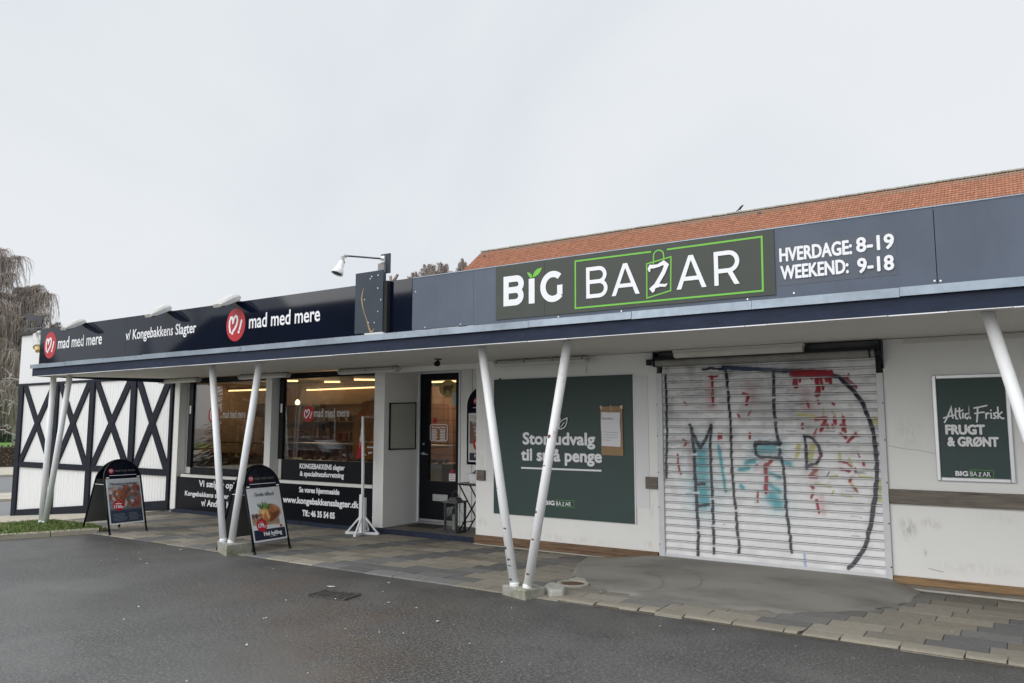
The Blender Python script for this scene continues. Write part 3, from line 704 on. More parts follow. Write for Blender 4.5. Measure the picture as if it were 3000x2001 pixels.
# right hand walls
mb = MB(); mb.box(-5.985, -3.462, 8.15, 8.96, .06, 2.34); mb.build('wall', M['wall'], B)
mb = MB(); mb.box(-1.135, 5, 8.15, 8.45, .06, 2.34); mb.build('wall', M['wall'], B)
mb = MB(); mb.box(-3.46, -1.137, 8.20, 8.45, 2.2, 2.34); mb.box(-3.46, -1.137, 8.30, 8.45, .02, 2.2); mb.each('shutter_recess', mat('recess_paint', (.25, .26, .27), .7, var=.1), B)
mb = MB(); mb.box(-5.62, -3.573, 8.142, 8.1495, .60, 2.085); mb.box(-5.82, -5.621, 8.143, 8.1495, .80, 1.99); mb.each('wall_panel', M['wall_clean'], B)
mb = MB(); mb.box(-.95, 5, 8.135, 8.1495, 2.29, 2.325); mb.build('cable_trunk', M['soffit'], B)
for x0, x1, zb, m_ in ((-5.985, -3.475, -.005, 'wood'), (-1.13, 5, .035, 'wood3')):
    mb = MB(); mb.box(x0, x1, 8.112, 8.1495, .06, .128); mb.build('base_board', M[m_], B, bevel=.004)
    mb = MB(); mb.box(x0, x1, 8.118, 8.149, -.01, .058); mb.build('base_board', M['wood2'] if m_ == 'wood3' else M['wood'], B, bevel=.003)
mb = MB(); mb.box(-5.99, -3.49, 8.10, 8.1175, -.01, .022); mb.box(-1.12, 5, 8.10, 8.1175, -.01, .03); mb.each('footing', M['stone'], B)
for x0, x1 in ((-5.955, -5.83), (-3.61, -3.464)):
    mb = MB(); mb.box(x0, x1, 8.115, 8.1495, .815, .945); mb.build('bumper_block', M['wood2'], B, bevel=.004)
mb = MB(); mb.box(-1.132, 5, 8.112, 8.1495, .787, .921); mb.build('bumper_rail', M['wood2'], B, bevel=.004)
# hairline cracks on the white wall
Fl = Flat(onwall(8.1485)); Fl.stroke([(-1.12, 1.325), (-1.0, 1.30), (-.85, 1.285), (-.74, 1.26)], .004); Fl.stroke([(-.84, .215), (-.72, .195)], .006); Fl.each('wall_crack', mat('crack', (.38, .37, .34), .8), B)

# room seen through the glass
mb = MB(); mb.quad((-18.35, 15, -.3), (-4, 15, -.3), (-4, 15, 2.7), (-18.35, 15, 2.7)); mb.quad((-18.35, 8.5, -.3), (-18.35, 15, -.3), (-18.35, 15, 2.7), (-18.35, 8.5, 2.7)); mb.quad((-4, 8.5, 0), (-4, 15, 0), (-4, 15, 2.7), (-4, 8.5, 2.7)); mb.quad((-18.35, 8.5, 0), (-12.5, 8.5, 0), (-12.5, 8.5, 2.7), (-18.35, 8.5, 2.7))
mb.build('interior_wall', M['interior'], B)
mb = MB(); mb.quad((-18.35, 8.3, 2.7), (-4, 8.3, 2.7), (-4, 15, 2.7), (-18.35, 15, 2.7)); mb.build('interior_ceiling', mat('interior_ceiling', (.30, .24, .17), .8), B)
mb = MB(); mb.quad((-18.35, 8.3, .05), (-4, 8.3, .05), (-4, 15, .05), (-18.35, 15, .05)); mb.build('interior_floor', mat('interior_floor', (.22, .16, .10), .4), B)
mb = MB(); mb.box(-7.63, -5.986, 8.197, 8.96, 2.337, 2.36); mb.build('alcove_ceiling', M['soffit'], B)

# ================================================================== V COLUMNS
def column_pair(label, foot, tops, block, m):
    t = thing('column_pair', label, 'column', (foot[0][0], 5.95, 0), 'white V shaped canopy columns')
    for i in (0, 1):
        fx, fz = foot[i]; tx = tops[i]
        mb = MB(); mb.tube([(fx, 5.95, fz), (fx + (tx - fx) * .5, 6.0, fz + (2.276 - fz) * .5), (tx, 6.05, 2.277)], .0415, 18); mb.lathe([(.0425, 0), (.044, .01), (.044, .03), (.042, .04)], (fx, 5.95, fz - .002), 18)
        c = mb.build('column', m, t, smooth=True)
        for p in c.data.polygons:
            if len(p.vertices) > 4: p.use_smooth = False
        if m is M['column_rust']:
            mb = MB(); d = np.array((tx - fx, .1, 2.276 - fz)); d /= np.linalg.norm(d)
            for tt, r0, hh in (((.62, .0424, .045), (.50, .0422, .012), (.31, .0422, .03), (.20, .0422, .018), (.06, .0422, .02)) if i else ((.40, .0422, .012), (.235, .0422, .018), (.155, .0422, .032), (.11, .0422, .026), (.085, .0422, .016), (.03, .0422, .022))):
                c0 = np.array((fx, 5.95, fz)) + d * 2.2 * tt; a0 = random.uniform(3.6, 4.6); vs = []
                k = 7
                for z_ in (-hh / 2, 0, hh / 2):
                    for j in range(k):
                        a = a0 + j * .13; rr = r0 + .0006; vs.append(c0 + d * (z_ * (1 - abs(j - 3) * .2) + random.uniform(-.003, .003)) + np.array((cos(a) * rr, sin(a) * rr, 0)))
                mb.add(vs, [(q * k + j, q * k + j + 1, (q + 1) * k + j + 1, (q + 1) * k + j) for q in range(2) for j in range(k - 1)])
            mb.each('rust_spot', M['rust'] if i else M['steel'], c)
    if block:
        mb = MB(); poly, h = block; mb.prism(poly, -.05, h, 'z'); mb.build('base_block', M['concrete'], t, bevel=.012, seg=3)
    return t
column_pair('pair of white leaning posts standing in the grass verge at far left', [(-12.50, .05), (-12.385, .05)], [-12.62, -12.13], [(-12.62, 5.86), (-12.28, 5.86), (-12.28, 6.1), (-12.62, 6.1)] and ([(-12.6, 5.85), (-12.26, 5.85), (-12.26, 6.1), (-12.6, 6.1)], .055), M['column'])
column_pair('pair of white leaning posts on a mossy concrete block beside the chicken poster board', [(-8.12, .128), (-7.965, .128)], [-8.62, -7.69], ([(-8.29, 5.99), (-7.87, 5.815), (-7.80, 6.12), (-8.13, 6.25)], .132), M['column'])
column_pair('pair of rust spotted white leaning posts before the large green wall board', [(-3.935, .078), (-3.795, .078)], [-4.38, -3.42], ([(-4.05, 5.92), (-3.745, 5.83), (-3.68, 6.06), (-3.95, 6.19)], .085), M['column_rust'])
column_pair('white leaning post crossing the framed fruit and vegetable sign at the right edge', [(.30, .08), (.43, .08)], [-.185, .78], ([(.17, 5.9), (.53, 5.85), (.55, 6.12), (.2, 6.15)], .085), M['column'])

# ================================================================== ROOF EDGE SIGNS
# butcher's long gloss-black sign
t = thing('butcher_sign', 'long glossy black fascia sign with red heart logos and white butcher lettering', 'shop sign', (-12.69, 5.85, 2.46))
for x0, x1 in ((-12.69, -10.299), (-10.295, -5.80)):
    mb = MB(); mb.box(x0, x1, 5.85, 5.89, 2.462, 3.004); mb.build('sign_panel', M['black'], t)
mb = MB(); mb.box(-5.44, -5.108, 5.85, 5.89, 2.466, 3.002); mb.build('sign_panel', M['black'], t)
mb = MB()
for x in (-12.5, -11.6, -10.9, -10.0, -9, -8, -7, -6.1): mb.box(x, x + .05, 5.90, 5.95, 2.44, 2.98)
mb.each('sign_batten', M['steel'], t)
ts = onwall(5.85)
logo(ts, -12.37, 2.735, .182, .203, t); logo(ts, -7.905, 2.728, .180, .203, t)
Fl = Flat(ts); Fl.text('mad med mere', -12.128, -10.904, 2.668, .168, .0035); Fl.text('v/ Kongebakkens Slagter', -10.285, -8.692, 2.685, .135, .003); Fl.text('mad med mere', -7.645, -6.436, 2.664, .166, .0035)
Fl.each('lettering', M['letter'], t)

# raised slate board with the bracket lamp
t = thing('pillar_board', 'raised slate grey board between the two shop signs with a rust streak', 'board', (-5.65, 5.79, 2.47))
mb = MB(); mb.box(-5.845, -5.45, 5.79, 5.805, 2.472, 3.116); mb.box(-5.83, -5.465, 5.806, 5.849, 2.49, 3.10); mb.build('board_face', M['slate2'], t)
mb = MB(); mb.box(-5.4495, -5.402, 5.80, 5.849, 2.462, 3.0); mb.build('dark_gap_strip', M['darkgap'], t)  # black strip added to stand in for the dark gap beside the board
Fl = Flat(onwall(5.79)); [Fl.ell(u, v, .007, .007, 10) for u, v in [(-5.521, 3.067), (-5.709, 2.826), (-5.476, 2.805), (-5.516, 2.687), (-5.644, 2.579), (-5.561, 2.573), (-5.608, 3.062), (-5.63, 3.04), (-5.52, 2.93)]]; Fl.each('screw', M['alu'], t)
Fl = Flat(onwall(5.79)); Fl.stroke([(-5.725, 2.952), (-5.742, 2.89), (-5.751, 2.837), (-5.735, 2.76), (-5.71, 2.692), (-5.685, 2.64), (-5.663, 2.592), (-5.64, 2.53), (-5.612, 2.478), (-5.585, 2.485), (-5.562, 2.514)], [.004, .014, .020, .013, .008, .010, .012, .018, .02, .012, .005]); Fl.build('streak', mat('tan_scrape', (.34, .26, .14), .8, var=.3, vs=30), t)
mb = MB(); mb.box(-5.43, -5.405, 5.86, 5.875, 2.99, 3.06); mb.prism([(-5.448, 2.99), (-5.37, 3.085), (-5.36, 3.075), (-5.43, 2.97)], 5.90, 5.93); mb.build('batten_end', mat('pale_batten', (.45, .38, .32), .8), t)

t = thing('bracket_lamp', 'white spotlight hanging from a bent rod on a post above the signs', 'lamp', (-5.52, 5.86, 3.09))
mb = MB(); mb.box(-5.575, -5.45, 5.882, 5.90, 3.10, 3.308); mb.build('back_board', M['slate2'], t)
mb = MB(); mb.box(-5.585, -5.50, 5.85, 5.88, 2.99, 3.205); mb.build('post', mat('grey_timber', (.30, .29, .28), .85, var=.2, vs=12), t)
mb = MB(); mb.box(-5.555, -5.51, 5.862, 5.881, 3.215, 3.285); mb.lathe([(.016, 0), (.016, .03)], (-5.532, 5.861, 3.252), 10, (0, -1, 0)); mb.build('clamp', M['white'], t)
mb = MB(); mb.tube([(-5.532, 5.85, 3.252), (-5.535, 5.6, 3.222), (-5.54, 5.34, 3.190)], .009, 8); mb.build('rod', M['steel'], t)
mb = MB(); mb.tube([(-5.54, 5.36, 3.192), (-5.54, 5.315, 3.186), (-5.54, 5.305, 3.175), (-5.54, 5.305, 3.11)], [.016, .018, .02, .02], 12); mb.tube([(-5.53, 5.305, 3.13), (-5.55, 5.30, 3.09)], .022, 12); mb.build('knuckle', M['whitemetal'], t)
mb = MB(); mb.lathe([(.020, -.02), (.030, 0), (.034, .05), (.040, .06), (.055, .10), (.060, .125), (.057, .128), (.050, .118)], (-5.545, 5.298, 3.115), 20, (-.12, -.35, -.93)); mb.build('shade', M['white'], t, smooth=True)
mb = MB(); mb.lathe([(.049, .119), (.03, .1205), (.005, .121)], (-5.545, 5.298, 3.115), 20, (-.12, -.35, -.93)); mb.build('lens', M['steel'], t)

# bazaar sign: slate panels with the olive board
t = thing('bazaar_sign', 'slate blue fascia sign carrying the dark olive bazaar board and opening hours', 'shop sign', (-5.1, 5.85, 2.46))
for x0, x1, zb in ((-5.102, -4.335, 2.468), (-4.333, -.4555, 2.462), (-.4505, 5.0, 2.452)):
    mb = MB(); mb.box(x0, x1, 5.85, 5.875, zb, 2.996); mb.build('sign_panel', M['slate'], t)
mb = MB(); mb.box(-5.10, 5.0, 5.845, 5.879, 2.9965, 3.004); mb.build('top_trim', M['gutter'], t)
mb = MB()
for x in (-4.95, -4.5, -3.95, -2.95, -2.35, -1.7, -.45, .5): mb.box(x - .03, x + .03, 5.88, 5.93, 2.435, 2.98)
mb.each('sign_batten', M['darkgap'], t)
mb = MB(); mb.box(-4.07, -1.516, 5.842, 5.849, 2.492, 2.992); ob = mb.build('sign_board', M['olive'], t); ob['label'] = 'dark olive board with white lettering and a green shopping bag outline'
Fl = Flat(onwall(5.842)); Fl.rect(-3.5405, -3.5385, 2.494, 2.990); Fl.build('board_seam', mat('seam', (.025, .03, .025), .7), ob)
tb = onwall(5.8415)
# white letters
Fl = Flat(tb); w = .062
def Bletter(x, z, wd, h, w, top=.52):
    Fl.rect(x, x + w, z, z + h)
    zt, zm, zb = z + h - w / 2, z + h * top, z + w / 2
    r1 = (zt - zm) / 2; r2 = (zm - zb) / 2
    Fl.stroke([(x + w * .5, zt), (x + wd * .88 - r1 * 1.0, zt)] + arc(x + wd * .88 - r1, zm + r1, r1, r1, 90, -90, 12) + [(x + w * .5, zm)], w)
    Fl.stroke([(x + w * .5, zm - .0), (x + wd - w / 2 - r2, zm)] + arc(x + wd - w / 2 - r2, zb + r2, r2, r2, 90, -90, 12) + [(x + w * .5, zb)], w)
Bletter(-3.982, 2.612, .222, .278, .058)
Fl.rect(-3.704, -3.642, 2.613, 2.842)
Fl.stroke(arc(-3.450, 2.747, .103, .112, 48, 318, 30), .056); Fl.stroke([(-3.379, 2.668), (-3.379, 2.755)], .054)
Bletter(-3.115, 2.606, .205, .272, .034)
def Aletter(x0, x1, z, h, w):
    xm = (x0 + x1) / 2; Fl.poly([(x0, z), (x0 + w * 1.1, z), (xm + w * .1, z + h - w * .9), (xm + w * .55, z + h), (xm - w * .55, z + h)])
    Fl.poly([(x1 - w * 1.1, z), (x1, z), (xm + w * .55, z + h), (xm - w * .55, z + h), (xm - w * .1, z + h - w * .9)]); Fl.rect(x0 + (x1 - x0) * .2, x1 - (x1 - x0) * .2, z + h * .24, z + h * .24 + w * .95)
Aletter(-2.872, -2.615, 2.604, .270, .035); Aletter(-2.293, -2.045, 2.603, .270, .035)
Fl.rect(-1.981, -1.947, 2.603, 2.872)
Fl.stroke([(-1.965, 2.855), (-1.865, 2.855)] + arc(-1.865, 2.785, .068, .070, 90, -90, 14) + [(-1.965, 2.715)], .034); Fl.poly([(-1.885, 2.722), (-1.845, 2.722), (-1.783, 2.602), (-1.823, 2.602)])
Fl.stroke([(-2.522, 2.775), (-2.528, 2.80), (-2.515, 2.818), (-2.49, 2.815), (-2.45, 2.818), (-2.40, 2.838), (-2.375, 2.815), (-2.40, 2.76), (-2.44, 2.70), (-2.475, 2.65)], [.010, .022, .032, .030, .026, .034, .036, .036, .036, .034])
Fl.stroke([(-2.49, 2.605), (-2.505, 2.63), (-2.475, 2.653), (-2.43, 2.655), (-2.39, 2.648), (-2.372, 2.662)], [.026, .036, .036, .024, .022, .008])
Fl.build('lettering', M['letter'], ob)
Fl = Flat(tb); g_ = .0145
Fl.stroke([(-2.508, 2.943), (-3.221, 2.948), (-3.224, 2.532), (-1.610, 2.530), (-1.605, 2.946), (-2.370, 2.944)], g_)
Fl.stroke([(-2.549, 2.846), (-2.553, 2.560), (-2.345, 2.602), (-2.336, 2.880)], .011, closed=True)
Fl.stroke([(-2.490, 2.835)] + arc(-2.443, 2.905, .044, .042, 180, 0, 12) + [(-2.398, 2.862)], .011)
Fl.poly([(-3.672, 2.848), (-3.688, 2.850), (-3.712, 2.880), (-3.722, 2.905), (-3.700, 2.900), (-3.678, 2.885), (-3.668, 2.866)])
Fl.poly([(-3.664, 2.850), (-3.658, 2.875), (-3.640, 2.905), (-3.610, 2.925), (-3.560, 2.932), (-3.575, 2.900), (-3.600, 2.872), (-3.635, 2.855)])
Fl.build('green_outline', M['green'], ob)
Fl = Flat(onwall(5.85)); Fl.rect(-1.50, -.69, 2.555, 2.865); Fl.build('cleaned_patch', mat('darker_panel_patch', (.085, .102, .132), .55, var=.08, vs=5), t)
Fl = Flat(onwall(5.848)); Fl.text('HVERDAGE:', -1.477, -.978, 2.738, .098, .0042); Fl.text('8-19', -.942, -.705, 2.744, .100, .0045); Fl.text('WEEKEND:', -1.472, -1.005, 2.602, .098, .0042); Fl.text('9-18', -.940, -.712, 2.593, .100, .0045); Fl.each('lettering', M['letter'], t)
Fl = Flat(onwall(5.85)); [Fl.ell(u, v, .0065, .0065, 10) for u, v in [(-5.06, 2.857), (-4.49, 2.485), (-4.933, 2.485), (-2.79, 2.472), (-1.73, 2.477), (-1.387, 2.492), (-0.469, 2.488), (-0.434, 2.484), (-3.4, 2.472)]]; Fl.each('screw', M['alu'], t)

# three floodlights leaning out over the black sign
def floodlight(x, zt, label):
    t = thing('sign_floodlight', label, 'floodlight', (x, 5.86, 3.0), 'floodlights above the black sign')
    mb = MB(); mb.box(x - .03, x + .03, 5.845, 5.895, 3.006, 3.02); mb.tube([(x - .02, 5.87, 3.02), (x - .02, 5.85, zt)], .008, 8); mb.tube([(x + .02, 5.87, 3.02), (x + .02, 5.85, zt)], .008, 8); mb.tube([(x - .05, 5.85, zt - .01), (x + .05, 5.85, zt - .01)], .012, 8); mb.build('bracket', M['whitemetal'], t)
    a = np.array((0, 5.86, zt)); b = np.array((0, 5.585, zt - .135)); d = (b - a) / np.linalg.norm(b - a); n_ = np.array((0, -d[2], d[1])); n_ = n_ if n_[2] > 0 else -n_
    mb = MB(); secs = [(0, .045, .022, .020), (.035, .078, .052, .028), (.10, .095, .066, .034), (.20, .098, .056, .034), (.27, .09, .036, .030), (.32, .07, .012, .018)]
    vs = []
    for s_, hw, up, dn in secs:
        c = a + d * s_
        for u, v in ((-hw, -dn), (-hw, up * .35), (-hw * .72, up * .85), (0, up), (hw * .72, up * .85), (hw, up * .35), (hw, -dn), (0, -dn)): vs.append(c + n_ * v + np.array((x + u, 0, 0)))
    k = 8; mb.add(vs, [(i * k + j, i * k + (j + 1) % k, (i + 1) * k + (j + 1) % k, (i + 1) * k + j) for i in range(5) for j in range(k)] + [tuple(range(k)), tuple(range(5 * k, 6 * k))[::-1]])
    mb.build('housing', M['whitemetal'], t, bevel=.005)
    mb = MB(); c0 = a + d * .05 - n_ * .036; c1 = a + d * .29 - n_ * .036; mb.quad(c0 + (x - .06, 0, 0), c0 + (x + .06, 0, 0), c1 + (x + .06, 0, 0), c1 + (x - .06, 0, 0)); mb.build('lens', M['windark'], t)
floodlight(-11.45, 3.04, 'white floodlight above the leftmost heart logo of the black sign')
floodlight(-9.32, 3.06, 'white floodlight above the middle lettering of the black sign')
floodlight(-7.9, 3.068, 'white floodlight above the larger red heart logo')

# cow cut-out on the roof corner
t = thing('cow_weathervane', 'dark cow silhouette sign on a thin frame above the left roof corner', 'roof sign', (-18.5, 8.4, 3.5))
mb = MB(); cow = [(-19.082, 4.024), (-18.962, 4.051), (-18.774, 4.024), (-18.466, 3.98), (-18.167, 3.952), (-18.146, 3.852), (-18.188, 3.816), (-18.19, 3.679), (-18.237, 3.683), (-18.241, 3.771), (-18.332, 3.70), (-18.372, 3.70), (-18.303, 3.795), (-18.348, 3.838), (-18.526, 3.832), (-18.691, 3.864), (-18.728, 3.837), (-18.713, 3.70), (-18.754, 3.70), (-18.769, 3.84), (-18.861, 3.917), (-18.951, 3.974), (-19.015, 3.989)]
mb.prism(cow, 8.39, 8.41); mb.build('cow_figure', mat('cow_metal', (.028, .030, .038), .5, var=.3), t)
mb = MB(); mb.box(-19.0, -18.15, 8.385, 8.415, 3.665, 3.70); mb.box(-18.82, -18.79, 8.385, 8.415, 3.53, 3.665); mb.box(-18.38, -18.35, 8.385, 8.415, 3.53, 3.665); mb.box(-19.0, -18.15, 8.385, 8.415, 3.562, 3.585); mb.build('frame', M['steel'], t)
t = thing('corner_spotlight', 'white and yellow spotlight on the white wall behind the sign end', 'floodlight', (-17.4, 8.2, 3.4))
mb = MB(); mb.tube([(-17.55, 8.2, 3.50), (-17.55, 8.05, 3.50), (-17.5, 8.0, 3.46)], .035, 10); mb.tube([(-17.62, 8.02, 3.45), (-17.35, 7.95, 3.16)], [.05, .085], 14); mb.build('housing', M['whitemetal'], t)
mb = MB(); mb.tube([(-17.35, 7.95, 3.155), (-17.27, 7.93, 3.07)], [.06, .05], 12); mb.lathe([(.03, 0), (.07, .02), (.06, .05), (.02, .06)], (-17.45, 8.19, 2.86), 14, (0, -1, 0)); mb.build('socket', M['gold'], t)

# ================================================================== FLUORESCENT LIGHTS UNDER THE CANOPY
def batten(x0, x1, label, y=8.0, kind=0):
    z1 = ZS(y) - .002
    t = thing('fluorescent_light', label, 'light fitting', ((x0 + x1) / 2, y, z1), 'fluorescent fittings under the canopy')
    if kind == 0:
        mb = MB(); mb.box(x0 + .01, x1 - .01, y - .04, y + .04, z1 - .022, z1 - .010)
        n_ = 4 if x1 - x0 > 1.2 else 3
        for i in range(n_): xx = x0 + .05 + (x1 - x0 - .1) * i / (n_ - 1); mb.box(xx - .012, xx + .012, y - .062, y - .041, z1 - .052, z1 - .026); mb.box(xx - .02, xx + .02, y - .03, y + .03, z1 - .010, z1)
        mb.build('channel', mat('aged_channel', (.26, .25, .23), .6, var=.25, vs=8), t)
        mb = MB(); mb.prism([(y - .055, z1 - .024), (y + .055, z1 - .024), (y + .06, z1 - .05), (y - .06, z1 - .05)], x0, x1, 'x'); mb.build('tray', M['whitemetal'], t)
        mb = MB(); mb.prism([(y - .056, z1 - .051), (y + .056, z1 - .051), (y + .046, z1 - .085), (y - .046, z1 - .085)], x0 + .012, x1 - .012, 'x'); mb.build('diffuser', M['lampglass'], t, bevel=.008)
    else:
        mb = MB(); mb.box(x0, x1, y - .05, y + .05, z1 - .032, z1 - .004); mb.build('tray', M['soffit'], t)
        mb = MB(); mb.prism([(y - .055, z1 - .033), (y + .055, z1 - .033), (y + .05, z1 - .075), (y + .03, z1 - .09), (y - .03, z1 - .09), (y - .05, z1 - .075)], x0 + .01, x1 - .01, 'x'); mb.build('diffuser', mat('cream_diffuser', (.68, .66, .60), .35), t, bevel=.006)
    return t
batten(-12.89, -11.75, 'old fluorescent fitting above the left edge of the first shop window')
batten(-10.64, -9.47, 'old fluorescent fitting above the white pillar between the two shop windows')
batten(-8.36, -7.22, 'old fluorescent fitting between the second shop window and the alcove')
gb = batten(-5.57, -4.25, 'grey fluorescent fitting above the green wall board')
batten(-3.19, -1.82, 'cream closed fluorescent fitting above the roller shutter', kind=1)
mb = MB(); mb.tube([(-4.268, 8.0, 2.25), (-4.27, 8.0, 2.19), (-4.28, 8.0, 2.13)], .0025, 6); mb.build('loose_cord', M['steel'], gb)
t = thing('security_camera', 'small dark camera hanging under the canopy before the shop door', 'camera', (-5.86, 7.2, 2.31))
mb = MB(); mb.lathe([(.045, 0), (.045, -.012), (.025, -.016)], (-5.86, 7.2, 2.314), 16); mb.tube([(-5.86, 7.2, 2.30), (-5.86, 7.2, 2.275)], .012, 8); mb.build('bracket', M['steel'], t)
mb = MB(); mb.lathe([(.01, -.03), (.03, -.025), (.036, 0), (.028, .03), (.012, .045)], (-5.86, 7.19, 2.255), 14, (-.5, -.8, -.25)); mb.build('camera_body', M['blackframe'], t, smooth=True)

# ================================================================== WALL BOARDS
t = thing('green_wall_board', 'large bottle green wall board with white slogan and leaf outline', 'sign', (-4.72, 8.14, .41))
mb = MB(); mb.box(-5.692, -3.75, 8.132, 8.1415, .414, 2.10); bd = mb.build('board', M['greenboard'], t)
mb = MB(); mb.box(-3.7495, -3.738, 8.132, 8.1415, .405, 2.10); mb.build('edge_strip', M['white'], t)
tg = onwall(8.132); Fl = Flat(tg); Fl.rect(-4.7235, -4.7205, .416, 2.098); Fl.build('board_seam', mat('board_seam', (.05, .09, .085), .5), bd)
Fl = Flat(onwall(8.131)); Fl.text('Stor udvalg', -5.245, -4.246, 1.288, .138, .0075); Fl.text('til små penge', -5.268, -4.160, 1.090, .138, .0075); Fl.rect(-5.272, -4.160, .983, 1.004)
def bazmini(Fl, x, z, L_, h):
    Fl.begin()
    Fl.text('BIG', x, x + L_ * .33, z, h, h * .07); Fl.text('BA', x + L_ * .40, x + L_ * .575, z, h, h * .01); Fl.text('Z', x + L_ * .61, x + L_ * .69, z + h * .02, h * .8, h * .03, shear=.2); Fl.text('AR', x + L_ * .72, x + L_ * .93, z, h, h * .01); Fl.end()
bazmini(Fl, -4.925, .565, .39, .048)
def leaf(Fl, cx, cz, L_, wd, ang, w=.011):
    a = R(ang); pts = []
    for s_ in range(13): tt = s_ / 12; pts.append((tt * L_, wd * sin(pi * tt ** .8)))
    for s_ in range(1, 12): tt = 1 - s_ / 12; pts.append((tt * L_, -wd * sin(pi * tt ** .8)))
    rot = lambda p: (cx + p[0] * cos(a) - p[1] * sin(a), cz + p[0] * sin(a) + p[1] * cos(a))
    Fl.begin(); Fl.stroke([rot(p) for p in pts], w, closed=True); Fl.stroke([rot((.15 * L_, 0)), rot((.62 * L_, 0))], w * .8); Fl.end()
leaf(Fl, -4.715, 1.475, .17, .042, 50); leaf(Fl, -4.725, 1.475, .17, .04, 128); leaf(Fl, -4.728, 1.545, .14, .035, 100)
Fl.each('lettering', M['letter'], bd)
Fl = Flat(onwall(8.131)); Fl.stroke([(-4.775, .552), (-4.53, .552), (-4.53, .628), (-4.775, .628)], .003, closed=True); Fl.build('logo_outline', M['green'], bd)
mb = MB(); mb.prism([(-5.62, 2.10), (-5.59, 2.10), (-5.595, 2.115), (-5.612, 2.118)], 8.135, 8.141); mb.build('bracket', M['blackframe'], t)

t = thing('cardboard_notice', 'handwritten white sheet on brown cardboard taped to the green board', 'notice', (-4.02, 8.13, 1.17))
mb = MB(); mb.add([(-4.163, 8.119, 1.735), (-4.158, 8.124, 1.174), (-3.876, 8.121, 1.170), (-3.882, 8.118, 1.74), (-4.163, 8.1235, 1.735), (-4.158, 8.1285, 1.174), (-3.876, 8.1255, 1.170), (-3.882, 8.1225, 1.74)], [(0, 1, 2, 3), (7, 6, 5, 4), (0, 4, 5, 1), (1, 5, 6, 2), (2, 6, 7, 3), (3, 7, 4, 0)]); mb.build('cardboard', M['card'], t)
mb = MB(); g_ = []
for j in range(9):
    for i in range(5):
        u, v = i / 4, j / 8; g_.append((-4.150 + u * .243 + .004 * sin(v * 7), 8.1135 + .002 * sin(v * 9 + u * 4), 1.280 + v * .392 - .008 * u))
mb.add(g_, [(j * 5 + i, j * 5 + i + 1, (j + 1) * 5 + i + 1, (j + 1) * 5 + i) for j in range(8) for i in range(4)]); mb.build('sheet', M['paper'], t, smooth=True)
Fl = Flat(onwall(8.110)); Fl.text('Post Nord', -4.135, -3.995, 1.585, .026, 0, .3)
for i in range(4): Fl.stroke([(-4.13 + .016 * k, 1.44 - i * .03 + random.uniform(-.003, .003) - k * .0004) for k in range(13 - (i == 3) * 5)], .003)
Fl.stroke([(-4.06, 1.655), (-4.05, 1.67), (-4.04, 1.655)], .003); Fl.build('handwriting', M['ink'], t)
Fl = Flat(onwall(8.117)); Fl.poly([(-4.17, 1.74), (-4.14, 1.75), (-4.13, 1.715), (-4.155, 1.70)]); Fl.poly([(-3.91, 1.74), (-3.875, 1.75), (-3.87, 1.71), (-3.90, 1.705)]); Fl.rect(-4.03, -4.02, 1.69, 1.75); Fl.each('tape', mat('clear_tape', (.48, .40, .30), .25), t)

t = thing('framed_poster', 'aluminium framed dark green fruit and vegetable poster on the right wall', 'poster', (-.42, 8.14, 1.01))
tf_ = onwall(8.125); mb = MB()
for x0, x1, z0, z1 in ((-.728, -.692, 1.013, 1.98), (-.155, -.119, 1.013, 1.98), (-.6915, -.1555, 1.013, 1.049), (-.6915, -.1555, 1.944, 1.98)): mb.box(x0, x1, 8.120, 8.149, z0, z1)
mb.build('frame', M['alu'], t, bevel=.006)
mb = MB(); mb.box(-.6915, -.1555, 8.135, 8.145, 1.0495, 1.9435); ps = mb.build('poster_sheet', M['greenboard'], t)
Fl = Flat(onwall(8.1345))
hand = lambda L_: [Fl.stroke(p, .0135, round_=True) for p in L_]
A0 = [[(-.640, 1.600), (-.610, 1.660), (-.588, 1.715), (-.580, 1.740), (-.578, 1.690), (-.572, 1.640)], [(-.645, 1.640), (-.600, 1.655), (-.560, 1.665)], [(-.545, 1.725), (-.550, 1.670), (-.545, 1.635), (-.535, 1.632)], [(-.515, 1.730), (-.518, 1.660), (-.510, 1.635)], [(-.545, 1.700), (-.500, 1.705)], [(-.490, 1.685), (-.492, 1.640)], [(-.491, 1.710), (-.490, 1.713)], [(-.445, 1.680), (-.470, 1.675), (-.475, 1.645), (-.460, 1.632), (-.443, 1.655), (-.440, 1.740), (-.442, 1.665), (-.434, 1.635)],
      [(-.372, 1.735), (-.376, 1.680), (-.385, 1.605)], [(-.400, 1.728), (-.350, 1.738), (-.300, 1.750)], [(-.395, 1.680), (-.350, 1.688), (-.325, 1.690)], [(-.310, 1.680), (-.312, 1.635)], [(-.311, 1.662), (-.298, 1.682), (-.288, 1.680)], [(-.272, 1.680), (-.273, 1.638)], [(-.272, 1.705), (-.271, 1.708)], [(-.232, 1.685), (-.250, 1.680), (-.248, 1.662), (-.236, 1.652), (-.242, 1.636), (-.256, 1.636)], [(-.218, 1.735), (-.221, 1.635)], [(-.190, 1.690), (-.218, 1.662), (-.190, 1.632), (-.178, 1.636)]]
Fl.begin(); hand([[(u, v - .055) for u, v in L_] for L_ in A0]); Fl.end()
Fl.text('FRUGT', -.632, -.331, 1.440, .080, .006); Fl.text('& GRØNT', -.622, -.232, 1.333, .078, .0055); bazmini(Fl, -.575, 1.066, .29, .040)
Fl.each('lettering', M['letter'], ps)
Fl = Flat(onwall(8.1345)); Fl.stroke([(-.468, 1.054), (-.283, 1.054), (-.283, 1.120), (-.468, 1.120)], .0025, closed=True); Fl.build('logo_outline', M['green'], ps)

